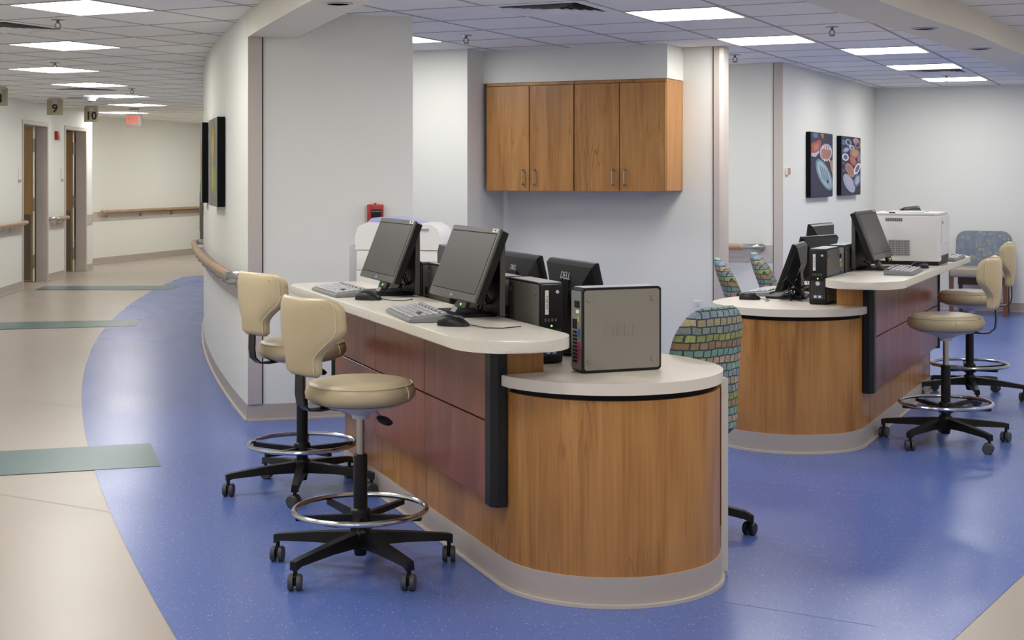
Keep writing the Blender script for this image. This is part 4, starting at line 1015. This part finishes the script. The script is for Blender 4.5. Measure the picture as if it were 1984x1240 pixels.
# =================================================================== PRINTERS
pl = C1.at(2.62, .46, Z_LOW)
t = thing('office_copier', 'white rounded multifunction copier behind the tilted monitors', 'printer', pl, math.radians(-6))
w, d = .225, .20
B().box(-w, w, -d, d, .004, .2015, .004, 2).obj('lower_body', 'printer', t)
B().box(-w+.002, w-.002, -d-.004, d-.02, .2035, .3075, .004, 2).obj('front_cover', 'printer', t)
prof = [(-w-.004, .31), (w+.004, .31), (w+.006, .37), (w-.012, .42), (w-.05, .445), (-w+.06, .455), (-w+.012, .435), (-w-.006, .38)]
B().loft([[(x, -d-.008, z) for x, z in prof], [(x, d-.01, z) for x, z in prof]]).obj('upper_body', 'printer', t, 40)
B().loft([[(-w+.05, -d+.03, .452), (w-.11, -d+.03, .447), (w-.11, d-.05, .447), (-w+.05, d-.05, .452)], [(-w+.07, -d+.05, .475), (-w+.20, -d+.05, .478), (-w+.20, d-.08, .478), (-w+.07, d-.08, .475)]]).obj('output_tray', 'printer_blue', t, 30)
B().box(-.02, .09, -d-.010, -d-.003, .296, .304, .002, 1).obj('cover_latch', 'dgrey', t, 0)
B().box(.06, w-.06, -d-.0095, -d-.008, .405, .425).obj('name_plate', 'pctop', t, 0)
text('lettering', 'LaserJet CP2025', .016, 'ink', t, Tm(.11, -d-.0098, .415) @ R('X', 90), .0003)
B().box(-w-.05, -w, -d+.05, d-.06, .10, .33, .01, 2).obj('side_door', 'printer_b', t)
B().box(-w+.03, -w+.04, -d-.001, -d+.001, .13, .14).obj('lock_dot', 'ink', t, 0)
# big laser printer on the second slab: broad face toward the camera
pc = C2.at(1.345, -.005, Z_HI)
t = thing('laser_printer', 'big white laser printer with grey side vents on the upper slab', 'printer', pc, -TH)     # local x = g1, local -y toward the camera
hw, hd = .212, .19
B().prism([(-hw, -hd), (hw-.02, -hd), (hw, -hd+.03), (hw, hd), (-hw, hd)], .022, .305, .010, 2).obj('housing', 'printer', t, 30)
B().box(-.01, hw-.01, -hd+.004, hd-.01, .0, .024, .002, 1).obj('plinth', 'black', t, 0)
B().box(-hw-.02, -.01, -hd+.02, hd-.01, .0, .024, .002, 1).obj('foot_recess', 'black', t, 0)
B().prism([(-hw+.003, -hd+.004), (hw-.03, -hd+.004), (hw-.012, -hd+.03), (hw-.012, hd-.006), (-hw+.003, hd-.006)], .3045, .322, .008, 2).obj('top_cover', 'printer', t, 30)
B().box(-.13, .10, -.12, .12, .3215, .327, .003, 1).obj('output_tray', 'printer_b', t)
B().box(-.095, -.06, -hd+.002, -hd+.03, .3205, .3245).obj('finger_notch', 'ink', t, 0)
vb = B().box(-.10, .035, -hd-.0035, -hd+.001, .055, .155, .001, 1).obj('side_vent', 'printer_b', t, 0)
for i in range(13):
    for j in range(9): pass
sl = B()
for i in range(14):
    for j in range(8): sl.box(-.095+i*.009, -.089+i*.009, -hd-.0042, -hd-.003, .060+j*.0117, .068+j*.0117)
o = sl.obj('vent_slots', 'dgrey', vb, 0); tag(o, kind='stuff')
sl = B()
for x0, n in ((-.205, 4), (-.115, 9)):
    for i in range(n): sl.box(x0+i*.0115, x0+.0085+i*.0115, -hd-.0012, -hd+.001, .268, .288)
o = sl.obj('upper_vent', 'dgrey', t, 0); tag(o, kind='stuff')
B().box(hw-.001, hw+.004, -hd+.04, hd-.01, .13, .295, .002, 1).obj('front_door', 'printer', t)
B().box(hw+.003, hw+.0055, -hd+.07, -hd+.09, .255, .268).obj('power_button', 'ink', t, 0)
B().box(hw-.01, hw+.002, -hd+.05, hd-.05, .02, .06, .002, 1).obj('paper_tray', 'black', t)

# =================================================================== STOOLS
def make_stool(loc, f, lab, star0, roll=None):
    """front = local +Y"""
    rz = rotY(Vector((f[0], f[1], 0)))
    t = thing('drafting_stool', lab, 'stool', (loc[0], loc[1], 0), rz, 'beige drafting stools at the counters')
    B().lathe([(0, .622), (.165, .622), (.188, .628), (.203, .645), (.206, .662), (.200, .682), (.184, .699), (.150, .7065), (.08, .708), (0, .708)], 40).obj('seat', 'vinyl_seat', t, 60)
    B().torus(.1935, .0028, .6915, 44, 6).obj('seat_piping', 'seam', t)
    for a in (25, 205):
        an = math.radians(a); c, s = math.cos(an), math.sin(an)
        B().tube([(.195*c, .195*s, .69), (.204*c, .204*s, .675), (.2075*c, .2075*s, .66), (.204*c, .204*s, .645)], .0025, 6).obj('seam', 'seam', t)
    B().lathe([(.030, .560), (.034, .575), (.075, .596), (.150, .612), (.170, .6215), (.0, .6215)], 28).obj('seat_pan', 'white_plastic', t)
    B().lathe([(0, .40), (.0155, .40), (.0155, .575), (0, .575)], 18).obj('gas_piston', 'steel', t)
    B().lathe([(0, .10), (.024, .10), (.026, .13), (.026, .424), (.022, .428), (0, .428)], 20).obj('column', 'black', t)
    # lever
    lv_ = B().tube([(.06, 0, .605), (.105, .0, .598), (.125, .0, .585)], .004, 8).obj('lever_rod', 'chrome', t)
    B().lathe([(0, -.010), (.026, -.008), (.031, 0), (.022, .006), (0, .008)], 20, Tm(.158, 0, .574) @ R('Y', 14) @ Matrix.Diagonal((1.35, .8, 1, 1))).obj('lever_paddle', 'black', t)
    # foot ring
    B().torus(.245, .0105, .222, 56, 10).obj('foot_ring', 'chrome', t)
    hubz = .196
    B().lathe([(0, .17), (.040, .17), (.045, .185), (.036, .222), (.028, .228), (0, .228)], 20).obj('ring_hub', 'black', t)
    for k in range(5):
        an = math.radians(star0)-rz+2*math.pi*k/5+math.radians(36); c, s = math.cos(an), math.sin(an)
        Mx = R('Z', math.degrees(an))
        B().loft([[(.03, -.012, .180), (.03, .012, .180), (.03, .012, .205), (.03, -.012, .205)], [(.242, -.010, .196), (.242, .010, .196), (.242, .010, .214), (.242, -.010, .214)]], Mx=Mx).obj('ring_spoke', 'black', t, 0)
    B().lathe([(0, .052), (.022, .052), (.026, .075), (.036, .09), (.042, .135), (.034, .15), (0, .15)], 20).obj('base_hub', 'black', t)
    for k in range(5):
        an = math.radians(star0)-rz+2*math.pi*k/5; Mx = R('Z', math.degrees(an))
        leg = B().loft([[(.025, -.026, .088), (.025, .026, .088), (.025, .020, .140), (.025, -.020, .140)],
                        [(.17, -.022, .090), (.17, .022, .090), (.17, .017, .127), (.17, -.017, .127)],
                        [(.325, -.017, .082), (.325, .017, .082), (.325, .013, .108), (.325, -.013, .108)],
                        [(.352, -.017, .070), (.352, .017, .070), (.354, .013, .102), (.354, -.013, .102)]], Mx=Mx).obj('leg', 'black', t, 25)
        ca = an+random.uniform(-.5, .5)+1.2 if roll is None else math.radians(roll)-rz+random.uniform(-.12, .12)
        Cm = Tm(.342*math.cos(an), .342*math.sin(an), 0) @ R('Z', math.degrees(ca))
        cs = B().tube([Cm @ Vector((0, 0, .045)), Cm @ Vector((0, 0, .075))], .008, 8)
        cs.box(-.020, .012, -.006, .006, .018, .055, .004, 1, Cm)
        cs.obj('caster_fork', 'black', leg)
        for s in (-1, 1):
            B().lathe([(0, -.009), (.0285, -.009), (.0295, -.003), (.0295, .004), (.025, .009), (0, .010)], 20, Cm @ Tm(-.006, s*.0155, .0295) @ R('X', -90*s)).obj('caster_wheel', 'rubber', leg)
    # strap: flat bent steel bar
    path = [(-.10, .615), (-.19, .611), (-.232, .616), (-.258, .640), (-.264, .68), (-.260, .80)]
    rings = []
    for i, (y, z) in enumerate(path):
        a = path[min(i+1, len(path)-1)]; b = path[max(i-1, 0)]; dy, dz = a[0]-b[0], a[1]-b[1]; l = math.hypot(dy, dz); ny, nz = -dz/l*.0035, dy/l*.0035
        rings.append([(-.026, y+ny, z+nz), (.026, y+ny, z+nz), (.026, y-ny, z-nz), (-.026, y-ny, z-nz)])
    B().loft(rings).obj('back_strap', 'black_metal', t, 50)
    # backrest: narrow stem flaring to wide wings
    def hw(v):
        s = min(1, max(0, (v-.20)/.42)); s = s*s*(3-2*s); return .100+.098*s
    rings = []; N = 34; cols = []
    for i in range(23):
        v = i/22; z = .742+.285*v; h = hw(v); th = .020+.010*math.sin(math.pi*v)
        if v < .06: k = math.sqrt(max(.02, 1-(1-v/.06)**2)); th *= .35+.65*k; h *= .86+.14*k
        if v > .82: k = math.sqrt(max(.0, 1-((v-.82)/.18)**2)); h *= .74+.26*k; th *= .30+.70*k
        ring = []
        for j in range(N):
            q = 2*math.pi*j/N; c, s = math.cos(q), math.sin(q)
            x = h*math.copysign(abs(c)**.45, c); y = th*math.copysign(abs(s)**.6, s)
            y += -.262+1.75*x*x + .018*(v-.4)*-1
            ring.append((x, y, z))
        rings.append(ring)
    B().loft(rings).obj('backrest', 'vinyl_seat', t, 60)
    for sgn in (-1, 1):
        pts = []
        for i in range(1, 22):
            v = i/22; z = .742+.285*v; h = hw(v)*.93
            if v > .82: h *= .74+.26*math.sqrt(max(0, 1-((v-.82)/.18)**2))
            x = sgn*h; pts.append((x, -.262+1.75*x*x-.018*(v-.4)-.0195, z))
        B().tube(pts, .0028, 6).obj('back_piping', 'seam', t)
    # gathers at the upper corners
    for sgn in (-1, 1):
        g = B()
        for k in range(4):
            v = .70+.06*k; z = .742+.285*v; x = sgn*.165*(1-.05*k); y = -.262+1.75*x*x-.018*(v-.4)
            g.tube([(x*.985, y-.022, z+.004), (x*1.055, y-.006, z), (x*1.06, y+.010, z-.003)], .0028, 6)
        g.obj('gathers', 'seat_side', t)
    return t
make_stool((-.565, 5.31), (.77, .64), 'beige drafting stool nearest the camera, with chrome foot ring', 90, 90)
make_stool((-.975, 6.62), (.77, .64), 'beige drafting stool behind the nearest one, by the wall', -87)
make_stool((2.375, 7.80), (-.90, .43), 'beige drafting stool in front of the rear desk', -67)
make_stool((3.02, 9.40), (-.93, .37), 'beige drafting stool in front of the guest chair', -100)

# =================================================================== TASK CHAIRS
def make_task(loc, f, lab, star0, recl=6):
    rz = rotY(Vector((f[0], f[1], 0)))
    t = thing('task_chair', lab, 'chair', (loc[0], loc[1], 0), rz, 'mosaic fabric task chairs')
    rings = []; N = 36
    for i in range(25):
        v = i/24; z = .415+.525*v; h = .160+.045*math.sin(math.pi*min(1, .15+.75*v)); th = .040+.012*math.sin(math.pi*v)
        if v < .12: k = math.sqrt(1-(1-v/.12)**2); h *= .72+.28*k; th *= .3+.7*k
        if v > .74: k = math.sqrt(max(0, 1-((v-.74)/.26)**2)); h *= .52+.48*k; th *= .35+.65*k
        ring = []
        for j in range(N):
            q = 2*math.pi*j/N; c, s = math.cos(q), math.sin(q)
            x = h*math.copysign(abs(c)**.6, c); y = th*math.copysign(abs(s)**.8, s)
            y += -.215+.9*x*x-.02*(v-.25)**2-math.tan(math.radians(recl))*(z-.45)+.02*math.sin(math.pi*v*1.2)
            ring.append((x, y, z))
        rings.append(ring)
    B().loft(rings).obj('backrest', 'mosaic', t, 60)
    rings = []
    for (z, k) in ((.425, .80), (.43, .95), (.45, 1.0), (.48, 1.0), (.495, .95), (.50, .75)):
        rings.append([(.235*k*math.copysign(abs(math.cos(q))**.6, math.cos(q)), .03+.235*k*math.copysign(abs(math.sin(q))**.6, math.sin(q)), z) for q in [2*math.pi*j/36 for j in range(36)]])
    B().loft(rings).obj('seat', 'mosaic', t, 60)
    B().box(-.12, .12, -.14, .12, .375, .424, .012, 2).obj('mechanism', 'white_panel', t)
    rings = []
    for y, z in ((-.08, .40), (-.15, .395), (-.19, .41), (-.215, .46), (-.22, .56)):
        rings.append([(-.035, y-.008, z-.006), (.035, y-.008, z-.006), (.035, y+.008, z+.006), (-.035, y+.008, z+.006)])
    B().loft(rings).obj('back_bar', 'white_panel', t, 50)
    B().lathe([(0, .10), (.027, .10), (.027, .26), (.018, .265), (.018, .38), (0, .38)], 20).obj('gas_column', 'black', t)
    B().lathe([(0, .06), (.03, .06), (.045, .1), (.04, .15), (0, .15)], 20).obj('base_hub', 'black', t)
    for k in range(5):
        an = math.radians(star0)-rz+2*math.pi*k/5; Mx = R('Z', math.degrees(an))
        leg = B().loft([[(.025, -.026, .095), (.025, .026, .095), (.025, .022, .145), (.025, -.022, .145)],
                        [(.19, -.022, .088), (.19, .022, .088), (.19, .018, .120), (.19, -.018, .120)],
                        [(.30, -.019, .066), (.30, .019, .066), (.30, .015, .097), (.30, -.015, .097)],
                        [(.335, -.017, .050), (.335, .017, .050), (.337, .012, .078), (.337, -.012, .078)]], Mx=Mx).obj('leg', 'black', t, 40)
        Cm = Tm(.322*math.cos(an), .322*math.sin(an), 0) @ R('Z', math.degrees(an)+70)
        B().tube([Cm @ Vector((0, 0, .030)), Cm @ Vector((0, 0, .06))], .008, 8).box(-.018, .012, -.006, .006, .018, .045, .004, 1, Cm).obj('caster_fork', 'black', leg)
        for s in (-1, 1):
            B().lathe([(0, -.009), (.0265, -.009), (.0275, -.003), (.0275, .004), (.023, .009), (0, .010)], 18, Cm @ Tm(-.004, s*.0155, .0275) @ R('X', -90*s)).obj('caster_wheel', 'black', leg)
    return t
make_task((.66, 5.89), (-.66, .75), 'mosaic fabric task chair behind the front desk', -15, 2)
make_task((1.655, 8.98), (.99, -.14), 'mosaic fabric task chair by the alcove wall, edge-on', 20, 14)
make_task((1.985, 9.58), (.97, -.25), 'mosaic fabric task chair under the side hall handrail', 40, 14)

# =================================================================== GUEST CHAIR
gc = gp(-1.98, 15.72)
t = thing('guest_chair', 'blue spotted guest chair with tan seat against the far wall', 'chair', (gc.x, gc.y, 0), -TH)      # local x=g1, front = -y
for sx in (-1, 1):
    B().loft([[(sx*.27-.02, -.24, 0), (sx*.27+.02, -.24, 0), (sx*.27+.02, -.20, 0), (sx*.27-.02, -.20, 0)], [(sx*.27-.022, -.25, .46), (sx*.27+.022, -.25, .46), (sx*.27+.022, -.205, .46), (sx*.27-.022, -.205, .46)]]).obj('leg', 'legwood', t, 0)
    B().loft([[(sx*.24-.018, .26, 0), (sx*.24+.018, .26, 0), (sx*.24+.018, .295, 0), (sx*.24-.018, .295, 0)], [(sx*.24-.02, .19, .46), (sx*.24+.02, .19, .46), (sx*.24+.02, .23, .46), (sx*.24-.02, .23, .46)], [(sx*.2-.015, .24, .75), (sx*.2+.015, .24, .75), (sx*.2+.015, .27, .75), (sx*.2-.015, .27, .75)]]).obj('leg', 'legwood', t, 0)
B().box(-.285, .285, -.27, .20, .40, .50, .025, 3).obj('seat', 'guest_seat', t)
pts = [(-.26, .47), (.26, .47), (.285, .60)]+[(.185+.10*math.cos(a), .77+.10*math.sin(a)) for a in [i*math.pi/2/6 for i in range(7)]]+[(-.185+.10*math.cos(a), .77+.10*math.sin(a)) for a in [math.pi/2+i*math.pi/2/6 for i in range(7)]]+[(-.285, .60)]
B().prism(pts, -.03, .03, .018, 3, Matrix(((1, 0, 0, 0), (0, .17, -1, .10), (0, 1, 0, 0), (0, 0, 0, 1)))).obj('backrest', 'guest', t, 40)
B().box(-.25, .25, .10, .12, .30, .40, .004, 1).obj('rail', 'legwood', t)
